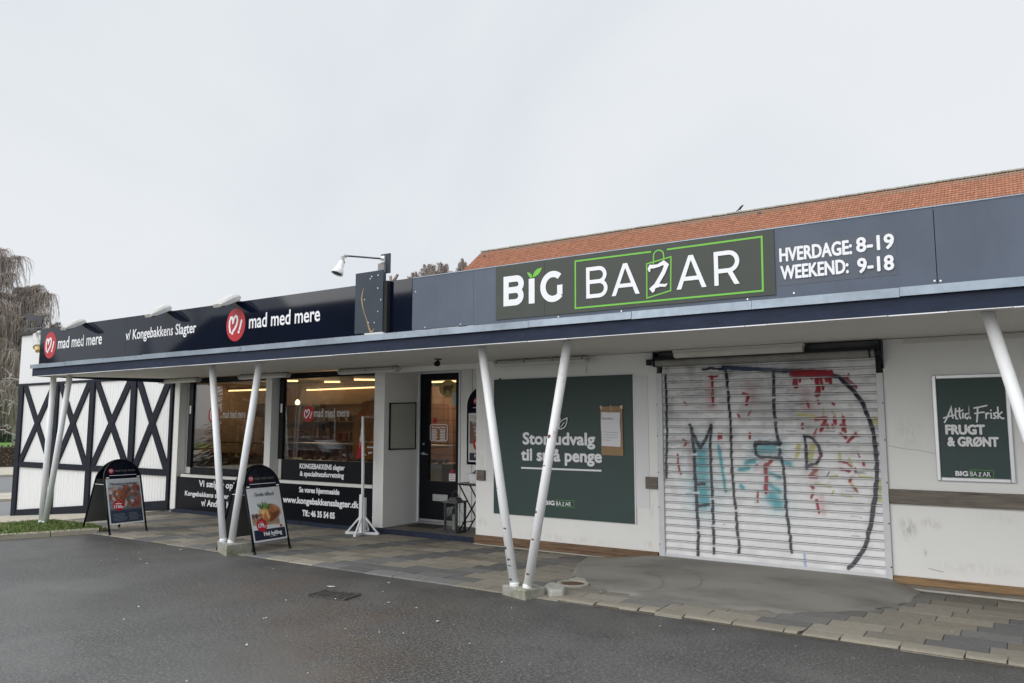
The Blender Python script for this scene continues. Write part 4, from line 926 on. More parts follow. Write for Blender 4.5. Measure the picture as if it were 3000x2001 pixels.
# whiteboard on the alcove's side wall (faces +x)
t = thing('whiteboard', 'empty beige whiteboard with black edges in the entrance alcove', 'board', (-7.625, 8.56, 1.17))
mb = MB(); mb.prism([(8.30, 1.185), (8.838, 1.178), (8.842, 1.842), (8.30, 1.822)], -7.631, -7.620, 'x'); mb.build('board_face', M['beige_board'], t)
mb = MB()
for y0, y1, a, b, c, d in ((8.28, 8.30, 1.165, 1.165, 1.84, 1.84), (8.842, 8.855, 1.17, 1.17, 1.86, 1.86)): mb.prism([(y0, a), (y1, b), (y1, d), (y0, c)], -7.631, -7.612, 'x')
mb.prism([(8.30, 1.823), (8.842, 1.843), (8.842, 1.858), (8.30, 1.838)], -7.631, -7.612, 'x'); mb.prism([(8.30, 1.166), (8.842, 1.164), (8.842, 1.177), (8.30, 1.184)], -7.631, -7.612, 'x'); mb.build('frame', M['blackframe'], t)
tx_ = lambda u, v, d: (-7.620 + d, u, v); Fl = Flat(tx_); rr = random.Random(5)
for i in range(9): u, v = rr.uniform(8.42, 8.66), rr.uniform(1.42, 1.7); Fl.stroke([(u + .012 * k, v + rr.uniform(-.012, .012)) for k in range(6)], .0025)
Fl.each('faint_writing', mat('faint_marker', (.36, .36, .33), .5), t)

# ================================================================== ROLLER SHUTTER
GRAF = {}
GRAF['black'] = [
   ( [(-2.69, 2.134), (-2.444, 2.111), (-2.156, 2.085), (-1.914, 2.07), (-1.663, 2.048), (-1.535, 1.991), (-1.428, 1.885), (-1.339, 1.748), (-1.284, 1.604), (-1.245, 1.438), (-1.231, 1.256), (-1.228, 1.091), (-1.247, 0.91), (-1.278, 0.729), (-1.317, 0.548), (-1.363, 0.373), (-1.438, 0.245), (-1.528, 0.146)] , 0.025 ),
   ( [(-2.667, 2.133), (-2.653, 1.964), (-2.646, 1.779), (-2.633, 1.521), (-2.632, 1.301), (-2.634, 1.083), (-2.621, 0.884), (-2.609, 0.687), (-2.597, 0.473), (-2.585, 0.297), (-2.584, 0.199)] , 0.0173 ),
   ( [(-2.165, 2.085), (-2.17, 1.86), (-2.173, 1.61), (-2.158, 1.45), (-2.132, 1.308), (-2.135, 1.22)] , 0.0193 ),
   ( [(-2.38, 1.305), (-2.37, 1.337), (-2.131, 1.34)] , 0.027 ),
   ( [(-2.38, 1.305), (-2.374, 1.215), (-2.33, 1.19), (-2.119, 1.186), (-2.098, 1.046), (-2.093, 0.855), (-2.09, 0.682), (-2.068, 0.476), (-2.057, 0.323), (-2.055, 0.255)] , 0.0173 ),
   ( [(-3.082, 1.521), (-3.036, 1.389), (-2.97, 1.277)] , 0.027 ),
   ( [(-2.97, 1.277), (-2.909, 1.371), (-2.843, 1.521)] , 0.027 ),
   ( [(-3.064, 1.445), (-3.045, 1.257), (-3.039, 1.033), (-3.035, 0.811), (-3.026, 0.664), (-3.02, 0.517), (-3.02, 0.352), (-3.03, 0.132)] , 0.0212 ),
   ( [(-2.843, 1.521), (-2.856, 1.335), (-2.859, 1.113), (-2.852, 0.893), (-2.851, 0.71), (-2.852, 0.492), (-2.849, 0.311), (-2.852, 0.167)] , 0.0193 ),
   ( [(-3.029, 0.885), (-2.932, 0.889)] , 0.0193 ),
   ( [(-3.016, 0.655), (-2.9, 0.671)] , 0.0173 ),
   ( [(-1.881, 1.399), (-1.875, 1.243), (-1.876, 1.088)] , 0.0193 ),
   ( [(-1.889, 1.413), (-1.806, 1.391), (-1.743, 1.297), (-1.731, 1.212), (-1.783, 1.142), (-1.875, 1.114)] , 0.0173 ),
   ( [(-3.351, 2.083), (-3.349, 1.752), (-3.35, 1.444), (-3.362, 1.176), (-3.371, 0.947)] , 0.0173 ),
   ( [(-2.918, 2.124), (-2.82, 2.13), (-2.668, 2.114)] , 0.0154 ),
]
GRAF['red'] = [
   ( [(-1.984, 2.033), (-1.664, 2.018)] , 0.027 ),
   ( [(-1.95, 2.032), (-1.954, 1.908)] , 0.0308 ),
   ( [(-1.747, 2.016), (-1.735, 1.902), (-1.747, 1.824)] , 0.027 ),
   ( [(-1.665, 2.013), (-1.642, 1.96)] , 0.0231 ),
   ( [(-2.823, 2.045), (-2.816, 1.932), (-2.823, 1.838), (-2.816, 1.744)] , 0.0173 ),
   ( [(-2.852, 2.046), (-2.765, 2.047)] , 0.0116 ),
   ( [(-2.48, 1.849), (-2.435, 1.83), (-2.456, 1.739)] , 0.0154 ),
   ( [(-2.764, 1.428), (-2.762, 1.373)] , 0.0135 ),
   ( [(-2.735, 1.428), (-2.737, 1.377)] , 0.0135 ),
   ( [(-2.43, 1.43), (-2.431, 1.376)] , 0.0154 ),
   ( [(-3.165, 1.359), (-3.126, 1.341), (-3.147, 1.303)] , 0.0154 ),
   ( [(-3.229, 1.197), (-3.223, 1.065), (-3.2, 0.991)] , 0.0116 ),
   ( [(-2.216, 1.157), (-2.289, 1.084)] , 0.0193 ),
   ( [(-2.279, 1.111), (-2.284, 0.881)] , 0.0231 ),
   ( [(-2.284, 0.881), (-2.286, 0.828)] , 0.0154 ),
   ( [(-2.374, 0.833), (-2.374, 0.735)] , 0.0096 ),
   ( [(-1.765, 1.581), (-1.674, 1.589), (-1.72, 1.469)] , 0.0231 ),
   ( [(-1.593, 1.589), (-1.587, 1.538)] , 0.0193 ),
   ( [(-1.512, 1.589), (-1.507, 1.521), (-1.517, 1.47)] , 0.0212 ),
   ( [(-1.901, 1.529), (-1.899, 1.494)] , 0.0154 ),
   ( [(-1.661, 1.521), (-1.657, 1.495)] , 0.0135 ),
   ( [(-1.612, 1.521), (-1.608, 1.495)] , 0.0135 ),
   ( [(-1.539, 1.521), (-1.494, 1.453)] , 0.0154 ),
   ( [(-1.535, 1.427), (-1.497, 1.394)] , 0.0135 ),
   ( [(-1.408, 1.437), (-1.483, 1.343)] , 0.0154 ),
   ( [(-1.432, 1.42), (-1.37, 1.417)] , 0.0116 ),
   ( [(-1.787, 1.434), (-1.788, 1.408)] , 0.0116 ),
   ( [(-1.571, 1.165), (-1.492, 1.15), (-1.461, 1.117)] , 0.0096 ),
   ( [(-1.558, 1.089), (-1.479, 1.075)] , 0.0154 ),
   ( [(-1.351, 1.154), (-1.344, 1.137)] , 0.0154 ),
   ( [(-1.458, 1.009), (-1.476, 0.975)] , 0.0135 ),
   ( [(-1.454, 0.926), (-1.417, 0.886)] , 0.0135 ),
   ( [(-1.423, 1.102), (-1.42, 1.068)] , 0.0116 ),
   ( [(-1.826, 1.098), (-1.785, 1.082), (-1.846, 1.011), (-1.788, 1.005)] , 0.0212 ),
   ( [(-1.841, 0.918), (-1.826, 0.893)] , 0.0173 ),
   ( [(-1.828, 0.833), (-1.838, 0.798)] , 0.0135 ),
   ( [(-1.789, 0.784), (-1.778, 0.658)] , 0.0154 ),
   ( [(-1.487, 1.99), (-1.38, 1.892)] , 0.0173 ),
   ( [(-2.551, 1.63), (-2.534, 1.603)] , 0.0116 ),
   ( [(-3.135, 1.768), (-3.115, 1.749)] , 0.0096 ),
   ( [(-1.841, 1.756), (-1.835, 1.695)] , 0.0116 ),
   ( [(-1.741, 1.763), (-1.734, 1.728)] , 0.0116 ),
   ( [(-1.611, 1.735), (-1.595, 1.718)] , 0.0116 ),
]
GRAF['cyan'] = [
   ( [(-2.971, 1.259), (-2.966, 1.073), (-2.96, 0.943)] , 0.0693 ),
   ( [(-2.963, 0.833), (-2.957, 0.704)] , 0.077 ),
   ( [(-2.354, 1.269), (-2.15, 1.291)] , 0.0424 ),
   ( [(-2.229, 0.796), (-2.17, 0.729)] , 0.0578 ),
   ( [(-2.476, 1.132), (-2.403, 1.143)] , 0.0231 ),
   ( [(-2.551, 1.058), (-2.46, 1.07)] , 0.0154 ),
   ( [(-2.264, 1.041), (-2.143, 0.992)] , 0.0154 ),
   ( [(-2.251, 0.918), (-2.149, 0.852)] , 0.0173 ),
   ( [(-2.768, 1.299), (-2.707, 0.826)] , 0.0116 ),
   ( [(-2.12, 1.15), (-2.035, 1.126)] , 0.0173 ),
   ( [(-2.538, 0.888), (-2.521, 0.871)] , 0.0154 ),
]
GRAF['yellow'] = [
   ( [(-1.809, 1.313), (-1.848, 1.175)] , 0.0385 ),
   ( [(-1.785, 1.091), (-1.803, 1.039)] , 0.027 ),
   ( [(-1.943, 1.311), (-1.964, 1.206)] , 0.0231 ),
   ( [(-1.239, 1.571), (-1.209, 1.554)] , 0.0424 ),
   ( [(-1.213, 0.977), (-1.212, 0.896)] , 0.0308 ),
   ( [(-1.219, 0.846), (-1.221, 0.814)] , 0.027 ),
   ( [(-1.931, 1.626), (-1.764, 1.607)] , 0.0154 ),
   ( [(-1.695, 1.676), (-1.711, 1.478)] , 0.0116 ),
   ( [(-1.614, 1.658), (-1.584, 1.606)] , 0.0116 ),
   ( [(-1.567, 1.249), (-1.554, 1.165)] , 0.0135 ),
   ( [(-1.474, 1.201), (-1.446, 1.118)] , 0.0116 ),
   ( [(-1.519, 1.623), (-1.501, 1.478)] , 0.0116 ),
   ( [(-1.657, 1.01), (-1.593, 1.021)] , 0.0154 ),
   ( [(-1.475, 0.983), (-1.409, 0.878)] , 0.0116 ),
   ( [(-1.791, 0.937), (-1.661, 0.925)] , 0.0135 ),
   ( [(-1.387, 1.028), (-1.279, 1.024)] , 0.0135 ),
   ( [(-1.552, 0.846), (-1.474, 0.834)] , 0.0116 ),
]

t = thing('roller_shutter', 'white slatted roller shutter covered with black red and turquoise graffiti', 'shutter', (-2.3, 8.14, .095))
X0, X1, Z0, Z1 = -3.392, -1.197, .096, 2.20
PT = .0825; NX = 470; RW = [0, .03, .07, .11, .125, .15, .18, .20, .30, .40, .52, .65, .78, .90, .985]
def slat_depth(q):
    if q < .13: return .012 - .5 * abs(q - .065) * .04
    if q < .185: return -.002
    return .002 + .014 * (1 - ((q - .17) / .83) ** 1.5)
zz = []; dep = []; tt_ = []
k = 0
while Z0 + k * PT < Z1:
    for r_ in RW: zz.append(Z0 + (k + r_) * PT); tt_.append(r_); dep.append(slat_depth(r_))
    k += 1
zz = np.array(zz); dep = np.array(dep); tt_ = np.array(tt_); xs_ = np.linspace(X0, X1, NX)
GX, GZ = np.meshgrid(xs_, zz); GD = np.repeat(dep[:, None], NX, 1); GT = np.repeat(tt_[:, None], NX, 1)
def seg_d(px, pz, pts):
    best = np.full(px.shape, 9.)
    for (ax, az), (bx, bz) in zip(pts[:-1], pts[1:]):
        dx, dz = bx - ax, bz - az; q = dx * dx + dz * dz + 1e-9; u = np.clip(((px - ax) * dx + (pz - az) * dz) / q, 0, 1)
        best = np.minimum(best, np.hypot(px - ax - u * dx, pz - az - u * dz))
    return best
wx = GX + .012 * (fnoise(GX, GZ, 20, 1) - .5) + .004 * (fnoise(GX, GZ, 55, 41) - .5); wz = GZ + .012 * (fnoise(GX, GZ, 19, 2) - .5)
colr = np.ones(GX.shape + (3,)) * np.array((.82, .82, .835))
dn = fnoise(GX, GZ, 2.2, 11) * .6 + fnoise(GX, GZ, 9, 12) * .4
colr *= (1 - .16 * sst(.45, .8, dn))[..., None]
up = sst(.9, 1.6, GZ) * sst(-1.3, -1.9, GX); smu = fnoise(GX * 1.2, GZ * .7, 6, 13)
colr *= (1 - .32 * up * sst(.5, .85, smu))[..., None]
def paint(pts, w, c, soft=.25, op=1.0, lip=.25):
    global colr
    d = seg_d(wx, wz, pts); edge = w / 2 * (.85 + .3 * fnoise(GX, GZ, 30, 4)); a = (1 - sst(edge * (1 - soft), edge * (1 + soft) + .004, d)) * op * np.where(GT < .13, lip, np.where(GT > 1.02 - 0 * GT, .1, 1.))
    colr = colr * (1 - a[..., None]) + np.array(c) * a[..., None]
for pts, w in GRAF['cyan']: paint(pts, w * 4.6, (.40, .62, .68), .95, .5, .4); paint(pts, w * 2.3, (.045, .36, .42), .75, .97, .5)
for pts, w in GRAF['yellow']: paint(pts, w * 1.7, (.50, .48, .10), .5, .85)
paint([(-2.0, 2.02), (-2.15, 1.2)], .03, (.5, .52, .62), .9, .3)
for pts, w in GRAF['red']: paint(pts, w * 4.0, (.62, .42, .44), .95, .30, .3)
for u, z, w, l_ in ((-2.86, 1.92, .10, .2), (-2.42, 1.93, .10, .12), (-1.86, 1.85, .10, .15), (-1.75, .82, .05, .16), (-3.1, 1.3, .05, .3)): paint([(u, z), (u + .02, z - l_)], w, (.55, .22, .25), .95, .45, .4)
for pts, w in GRAF['red']: paint(pts, w * 1.6, (.30, .008, .022), .2, .98, .12)
for pts, w in GRAF['black']: paint(pts, w * 3.2, (.40, .42, .48), .9, .32)
for i, (pts, w) in enumerate(GRAF['black']): paint(pts, w * (1.2 if 5 <= i <= 6 else 1.5), (.008, .010, .026), .14, 1.0, .75)
paint([(-2.66, 2.13), (-2.25, 2.09), (-1.7, 2.05)], .05, (.09, .12, .25), .8, .5)
paint([(-1.93, .24), (-1.92, .10)], .022, (.25, .35, .58), .5, .8)
paint([(-1.955, 2.052), (-1.62, 2.03)], .075, (.33, .012, .03), .15, 1)                   # solid red block with runs
for u, z0, z1 in ((-1.95, 2.05, 1.90), (-1.91, 2.05, 1.96), (-1.80, 2.05, 1.99), (-1.735, 2.04, 1.83), (-1.70, 2.04, 1.88), (-1.62, 2.03, 1.93)): paint([(u, z0), (u + .006, z1)], .026, (.33, .012, .03), .2, 1)
rr = random.Random(77)
for _ in range(9):                                                                        # small spatters and drips
    u, z = rr.uniform(-3.25, -1.35), rr.uniform(.85, 2.02); c = rr.choice([(.33, .012, .03)] * 4 + [(.02, .02, .04)] * 3 + [(.5, .48, .1)])
    paint([(u, z), (u + rr.uniform(-.03, .03), z - rr.uniform(.01, .06))], rr.uniform(.008, .020), c, .3, .9)
for _ in range(26):                                                                        # grey overspray and rubbed marks
    u, z = rr.uniform(-3.3, -1.3), rr.uniform(.75, 2.1); paint([(u, z), (u + rr.uniform(.05, .3), z + rr.uniform(-.01, .01))], rr.uniform(.03, .09), (.30, .30, .33), .95, rr.uniform(.10, .32), .1)
for pts in (GRAF['black'][1][0], GRAF['black'][2][0], GRAF['black'][7][0], GRAF['black'][8][0]):
    for _ in range(3): q = pts[rr.randrange(len(pts))]; zc = q[1] + rr.uniform(-.1, .1); paint([(q[0] - .02, zc), (q[0] + .03, zc)], .018, (.72, .72, .74), .3, .9)   # chips in the black strokes
for _ in range(24): u, z = rr.uniform(-3.3, -1.3), rr.uniform(.15, 2.05); paint([(u, z), (u + rr.uniform(.02, .12), z)], .006, (.16, .16, .17), .6, .7)
gr = fnoise(GX, GZ * 3, 7, 31) * .5 + fnoise(GX, GZ * 6, 18, 32) * .5
colr *= (1 - .26 * sst(.5, .8, gr) * sst(.2, 1.2, GZ))[..., None]
colr *= np.where((GT > .12) & (GT < .185), .16, np.where(GT > .88, .62, 1.))[..., None]  # painted shade: dark line between slats, darker slat tops under each bead
ny = len(zz); mb = MB()
V = [(GX[j, i], 8.153 - GD[j, i], GZ[j, i]) for j in range(ny) for i in range(NX)]
mb.v = V; mb.c = [tuple(c) for c in colr.reshape(-1, 3)]
mb.f = [(j * NX + i, j * NX + i + 1, (j + 1) * NX + i + 1, (j + 1) * NX + i) for j in range(ny - 1) for i in range(NX - 1)]
mb.build('slat_curtain', M['shutter'], t)
for x0, x1, zt in ((-3.459, -3.393, 2.10), (-1.196, -1.137, 2.02)):
    mb = MB(); mb.box(x0, x1, 8.118, 8.199, .085, zt); mb.build('guide_rail', mat('painted_rail', (.66, .67, .69), .45, var=.06, vs=6), t, bevel=.003)
mb = MB()
for zc in (.22, .62, 1.0, 1.4, 1.75): mb.lathe([(.006, 0), (.006, .004)], (-3.452, 8.1175, zc), 8, (0, -1, 0)); mb.lathe([(.007, 0), (.007, .004)], (-1.145, 8.1175, zc - .02), 8, (0, -1, 0))
mb.build('bolt', M['blackframe'], t)
mb = MB(); mb.box(X0, X1, 8.128, 8.152, .088, .125); mb.build('bottom_bar', mat('bar_paint', (.70, .71, .73), .4, var=.05, vs=8), t)
mb = MB(); mb.tube([(-3.47, 8.085, 2.212), (-1.19, 8.085, 2.212)], .040, 18); mb.build('roller_tube', mat('tube_steel', (.27, .265, .25), .5, var=.25, vs=6), t)
mb = MB(); mb.box(-3.46, -1.15, 8.04, 8.199, 2.245, 2.275); mb.box(-3.55, -3.471, 8.06, 8.14, 2.19, 2.255); mb.tube([(-1.24, 8.085, 2.212), (-1.225, 8.085, 2.212)], .047, 18); mb.build('drive_shaft', M['blackframe'], t)
for x0, x1 in ((-3.462, -3.44), (-1.15, -1.125)):
    mb = MB(); mb.prism([(8.04, 2.17), (8.149, 2.06 if x0 > -2 else 2.17), (8.149, 2.33), (8.04, 2.33)], x0, x1, 'x'); mb.build('bracket', M['timber'], t)

# ================================================================== PAVEMENT A-BOARDS
def soft_ell(U, V, cu, cv, ru, rv, rot=0, e=.15):
    a = R(rot); du, dv = U - cu, V - cv; x = du * cos(a) + dv * sin(a); y = -du * sin(a) + dv * cos(a)
    return 1 - sst(1 - e, 1 + e, np.hypot(x / ru, y / rv))
def lay(C, m, col): return C * (1 - m[:, None]) + np.array(col) * m[:, None]
def chicken(U, V):
    C = np.ones((len(U), 3)) * np.array((.72, .74, .76))
    n = fnoise(U, V, 14, 5)
    def cm(col, k=.35): return np.array(col)[None, :] * (1 + k * (n[:, None] - .5) * 2)
    board = ((V > .265) & (V < .43) & (U > -.02) & (U < .86) & (V > .29 - .03 * U)).astype(float)
    C = C * (1 - board[:, None]) + cm((.46, .32, .21), .15) * board[:, None]
    C = lay(C, board * sst(.32, .27, V) * 0, (.3, .2, .12))
    C = lay(C, soft_ell(U, V, .45, .36, .40, .05, -4, .5) * .5, (.20, .12, .07))
    for e, c in (((.68, .545, .27, .135, -8), (.30, .105, .035)), ((.70, .59, .20, .08, -12), (.50, .21, .08)), ((.72, .44, .20, .06, 25), (.24, .075, .03)), ((.40, .50, .16, .125, -18), (.62, .31, .11)), ((.36, .53, .10, .07, -10), (.74, .47, .22)), ((.46, .43, .09, .09, 60), (.55, .22, .06)), ((.52, .48, .03, .10, 8), (.74, .44, .17)), ((.24, .475, .13, .035, 5), (.36, .18, .08)), ((.15, .47, .05, .05, 0), (.13, .06, .06)), ((.05, .47, .06, .05, 0), (.16, .09, .09)), ((.30, .40, .05, .03, 0), (.12, .05, .03))):
        m = soft_ell(U, V, *e, e=.2); C = C * (1 - m[:, None]) + cm(c) * m[:, None]
    rr = random.Random(3)
    for i in range(26):
        a = rr.uniform(-10, 175); L_ = rr.uniform(.06, .14); cu = .33 + .17 * rr.random() + L_ * cos(R(a)) * .7; cv = .60 + .03 * rr.random() + L_ * sin(R(a)) * .45
        C = lay(C, soft_ell(U, V, cu, cv, L_ * .55, .018, a, .3), rr.choice([(.09, .20, .045), (.16, .30, .09), (.05, .12, .03)]))
    C = lay(C, (V < .2).astype(float), (.012, .018, .045))
    return C
def meats(U, V):
    C = np.ones((len(U), 3)) * np.array((.55, .58, .60)); C = lay(C, sst(.92, .74, V), (.20, .22, .24)); C = lay(C, sst(.36, .26, V), (.030, .045, .075))
    rr = random.Random(9); n = fnoise(U, V, 22, 6)
    for i in range(70):
        cu, cv = rr.uniform(.0, 1), rr.uniform(.36, .80)
        if cv < .5 and cu < .45: continue
        tone = (.34, .085, .065) if (cu > .75 or rr.random() < .35) else ((.36, .12, .055) if .3 < cu < .62 and cv > .5 else (.50, .40, .37))
        m = soft_ell(U, V, cu, cv, rr.uniform(.05, .11), rr.uniform(.03, .06), rr.uniform(0, 180), .25)
        C = lay(C, soft_ell(U, V, cu + .01, cv - .015, .10, .055, 0, .5) * .5, (.06, .05, .05))
        C = C * (1 - m[:, None]) + np.array(tone)[None, :] * (.55 + .9 * n[:, None]) * m[:, None]
    return C
def sausage(U, V):
    C = np.ones((len(U), 3)) * np.array((.62, .62, .60)); n = fnoise(U, V, 9, 8)
    C = lay(C, ((V > .36) & (V < .86 - .2 * U)).astype(float), (.20, .12, .10))
    for i in range(5): m = soft_ell(U, V, .30 + .03 * i, .78 - .085 * i, .20, .035, -12, .2); C = C * (1 - m[:, None]) + np.array((.52, .40, .34))[None, :] * (.5 + n[:, None]) * m[:, None]
    C = lay(C, ((V < .17)).astype(float), (.012, .018, .045))
    return C
def a_board(label, loc, rz, kind, depth=.67):
    t = thing('pavement_sign', label, 'pavement sign', (0, 0, 0), 'arched pavement boards')
    hw = .268; ZA = .775; lean = .30 / 1.06
    fr = lambda u, s_, d: (u, lean * s_ - d * .96, s_ * .965 + d * .27)
    bk = lambda u, s_, d: (-u, depth - (depth - .30 - .03) / 1.06 * s_ + d * .96, s_ * .965 + d * .27)
    for tf, nm in ((fr, 'front'), (bk, 'back')):
        path = [tf(-hw, 0, 0), tf(-hw, .4, 0)] + [tf(u, v, 0) for u, v in arc(0, ZA, hw, hw, 180, 0, 22)] + [tf(hw, .4, 0), tf(hw, 0, 0)]
        mb = MB(); mb.tube(path, .0135, 10); mb.build('frame', M['blackframe'], t, smooth=True)
        mb = MB(); pts = [(-hw + .014, ZA + .0)] + [(u, v) for u, v in arc(0, ZA, hw - .014, hw - .014, 180, 0, 24)] + [(hw - .014, ZA)]
        mb.add([tf(u, v, .012) for u, v in pts] + [tf(u, v, -.004) for u, v in pts], [tuple(range(len(pts))), tuple(range(len(pts), 2 * len(pts)))[::-1]] + [(i, (i + 1) % len(pts), len(pts) + (i + 1) % len(pts), len(pts) + i) for i in range(len(pts))])
        hd = mb.build('header', M['black'], t)
        mb = MB(); q = [(-.25, .135), (.25, .135), (.25, .773), (-.25, .773)]
        mb.add([tf(u, v, .006) for u, v in q] + [tf(u, v, -.006) for u, v in q], [(0, 1, 2, 3), (7, 6, 5, 4), (0, 4, 5, 1), (1, 5, 6, 2), (2, 6, 7, 3), (3, 7, 4, 0)])
        mb.build('panel', M['white'] if nm == 'front' else M['grey_board'], t)
        if nm == 'front':
            mb = MB(); q = [(-.25, .135), (.25, .135), (.25, .773), (-.25, .773)]
            mb.add([tf(u, v, -.0075) for u, v in q] + [tf(u, v, -.0095) for u, v in q], [(0, 1, 2, 3), (7, 6, 5, 4)]); mb.build('backing', M['grey_board'], t)
            th = lambda u, v, d, tf=tf: tf(u, v, .012 + d)
            Fl = Flat(th); Fl.ell(-.165, .885, .038, .038, 24); Fl.build('logo_disc', M['red'], hd)
            Fl = Flat(th); Fl.lay = 4; Fl.stroke([(-.172, .868), (-.19, .893), (-.18, .905), (-.17, .897), (-.16, .906), (-.15, .893), (-.168, .868)], .006); Fl.stroke([(-.14, .9), (-.146, .88)], .006); Fl.rect(-.20, .20, .818, .8245); Fl.build('header_mark', M['letter'], hd)
            Fl = Flat(th); Fl.text('mad med mere', -.11, .185, .872, .036); Fl.build('header_text', mat('dim_header_text', (.20, .20, .20), .5), hd)
            mb = MB()
            for sx in (-1, 1): mb.add([tf(sx * .225 - .022, .782, .014), tf(sx * .225 + .022, .782, .014), tf(sx * .225 + .022, .80, .014), tf(sx * .225 - .022, .80, .014)], [(0, 1, 2, 3)])
            mb.each('clip', M['white'], t)
            tp = lambda u, v, d, tf=tf: tf(u, v, .007 + d)
            ps = picture('poster', tp, -.235, .235, .152, .760, 84, 108, chicken if kind else meats, t)
            tq = lambda u, v, d, tf=tf: tf(u, v, .0095 + d)
            def P(a, b): return (-.235 + .47 * a, .152 + .608 * b)
            Fl = Flat(tq)
            if kind: Fl.text('Gode tilbud', P(.18, 0)[0], P(.80, 0)[0], P(0, .855)[1], .045, .0005)
            else: Fl.text('Månedens kødkasse', P(.08, 0)[0], P(.93, 0)[0], P(0, .875)[1], .036, .0003); Fl.rect(P(.40, 0)[0], P(.62, 0)[0], P(0, .845)[1], P(0, .855)[1])
            Fl.build('headline', mat('headline_ink', (.03, .035, .06), .5), ps)
            Fl = Flat(tq); c = P(.27, .285) if kind else P(.28, .40)
            Fl.ell(c[0], c[1], .078 if kind else .088, .078, 30 if kind else 8)
            if kind: e = P(.88, .235); Fl.ell(e[0], e[1], .018, .018, 18)
            Fl.each('price_badge', M['red'], ps)
            Fl = Flat(tq); Fl.lay = 6
            if kind: Fl.text('179,-', c[0] - .052, c[0] + .062, c[1] - .026, .045, .0028); Fl.text('Pr. stk.', c[0] - .035, c[0] + .022, c[1] + .032, .014); x = P(.29, .095); Fl.text('Hel kylling', x[0], P(.86, 0)[0], x[1] - .012, .046, .0028); Fl.rect(P(.46, 0)[0], P(.7, 0)[0], P(0, .045)[1], P(0, .05)[1])
            else:
                Fl.text('1150,-', c[0] - .066, c[0] + .07, c[1] - .038, .042, .0026); Fl.rect(c[0] - .05, c[0] + .045, c[1] + .018, c[1] + .029); Fl.rect(c[0] - .02, c[0] + .01, c[1] + .045, c[1] + .05)
            Fl.each('price_text', M['letter'], ps)
            if not kind:
                Fl = Flat(tq); rr = random.Random(4)
                for i in range(6): v = P(0, .20 - i * .03)[1]; Fl.rect(P(.08, 0)[0], P(rr.uniform(.40, .52), 0)[0], v, v + .005); Fl.rect(P(.56, 0)[0], P(rr.uniform(.8, .94), 0)[0], v, v + .005)
                Fl.build('small_print', mat('small_print', (.22, .25, .30), .5), ps)
    mb = MB()
    for sx in (-1, 1): a = fr(sx * hw, .70, 0); b = bk(-sx * hw, .70, 0); mb.tube([a, b], .006, 6)
    mb.each('stay', M['alu'], t)
    mb = MB()
    for sx in (-1, 1):
        for tf in (fr, bk): p = tf(sx * hw, 0, 0); mb.tube([(p[0], p[1], -.002), (p[0], p[1], .03)], .016, 8)
    mb.each('foot', mat('rubber_foot', (.015, .015, .015), .8), t)
    t.location = loc; t.rotation_euler = (0, 0, rz)
    return t
a_board('black arched pavement board with a meat poster priced 1150 beside the grass verge', (-10.617, 6.225, .014), R(90), 0, .72)
a_board('black arched pavement board with a roast chicken poster priced 179', (-7.62, 6.281, .014), R(92), 1, .67)

# arched board hung in the alcove
t = thing('arched_poster', 'black arched poster board on the alcove wall beside the door, half hidden', 'poster', (-6.42, 8.94, .96))
ty = lambda u, v, d: (u, 8.935 - d, v); mb = MB(); cx = -6.435; hw = .292
pts = [(cx - hw, .962), (cx + hw, .962)] + arc(cx, 1.78, hw, hw, 0, 180, 24); k = len(pts)
mb.add([ty(u, v, 0) for u, v in pts] + [(u, 8.949, v) for u, v in pts], [tuple(range(k)), tuple(range(k, 2 * k))[::-1]] + [(i, (i + 1) % k, k + (i + 1) % k, k + i) for i in range(k)]); bdv = mb.build('board', M['black'], t)
mb = MB(); mb.box(cx - .255, cx + .255, 8.926, 8.9345, 1.0, 1.69); mb.build('panel', M['white'], t)
ps = picture('poster_sheet', lambda u, v, d: (u, 8.925 - d, v), cx - .235, cx + .235, 1.02, 1.67, 50, 70, sausage, t)
te = onwall(8.922); Fl = Flat(te); Fl.text('Gode tilbud', cx - .13, cx + .2, 1.60, .05); Fl.build('headline', M['ink'], ps)
Fl = Flat(te); Fl.ell(cx - .075, 1.25, .095, .095, 28); Fl.build('price_badge', M['red'], ps)
Fl = Flat(te); Fl.lay = 4; Fl.text('99,-', cx - .13, cx - .01, 1.22, .055, .003); Fl.text('Hjemmelavet', cx - .14, cx + .2, 1.065, .045, .002); Fl.each('price_text', M['letter'], ps)
Fl = Flat(ty); Fl.ell(cx - .14, 1.86, .038, .045, 20); Fl.build('logo_disc', M['red'], bdv)
Fl = Flat(ty); Fl.lay = 3; Fl.rect(cx - .18, cx + .18, 1.765, 1.774); Fl.text('mad med mere', cx - .08, cx + .16, 1.845, .035); Fl.stroke([(cx - .147, 1.84), (cx - .165, 1.868), (cx - .152, 1.882), (cx - .143, 1.87), (cx - .132, 1.882), (cx - .123, 1.865), (cx - .143, 1.84)], .006); Fl.build('header_mark', M['letter'], bdv)

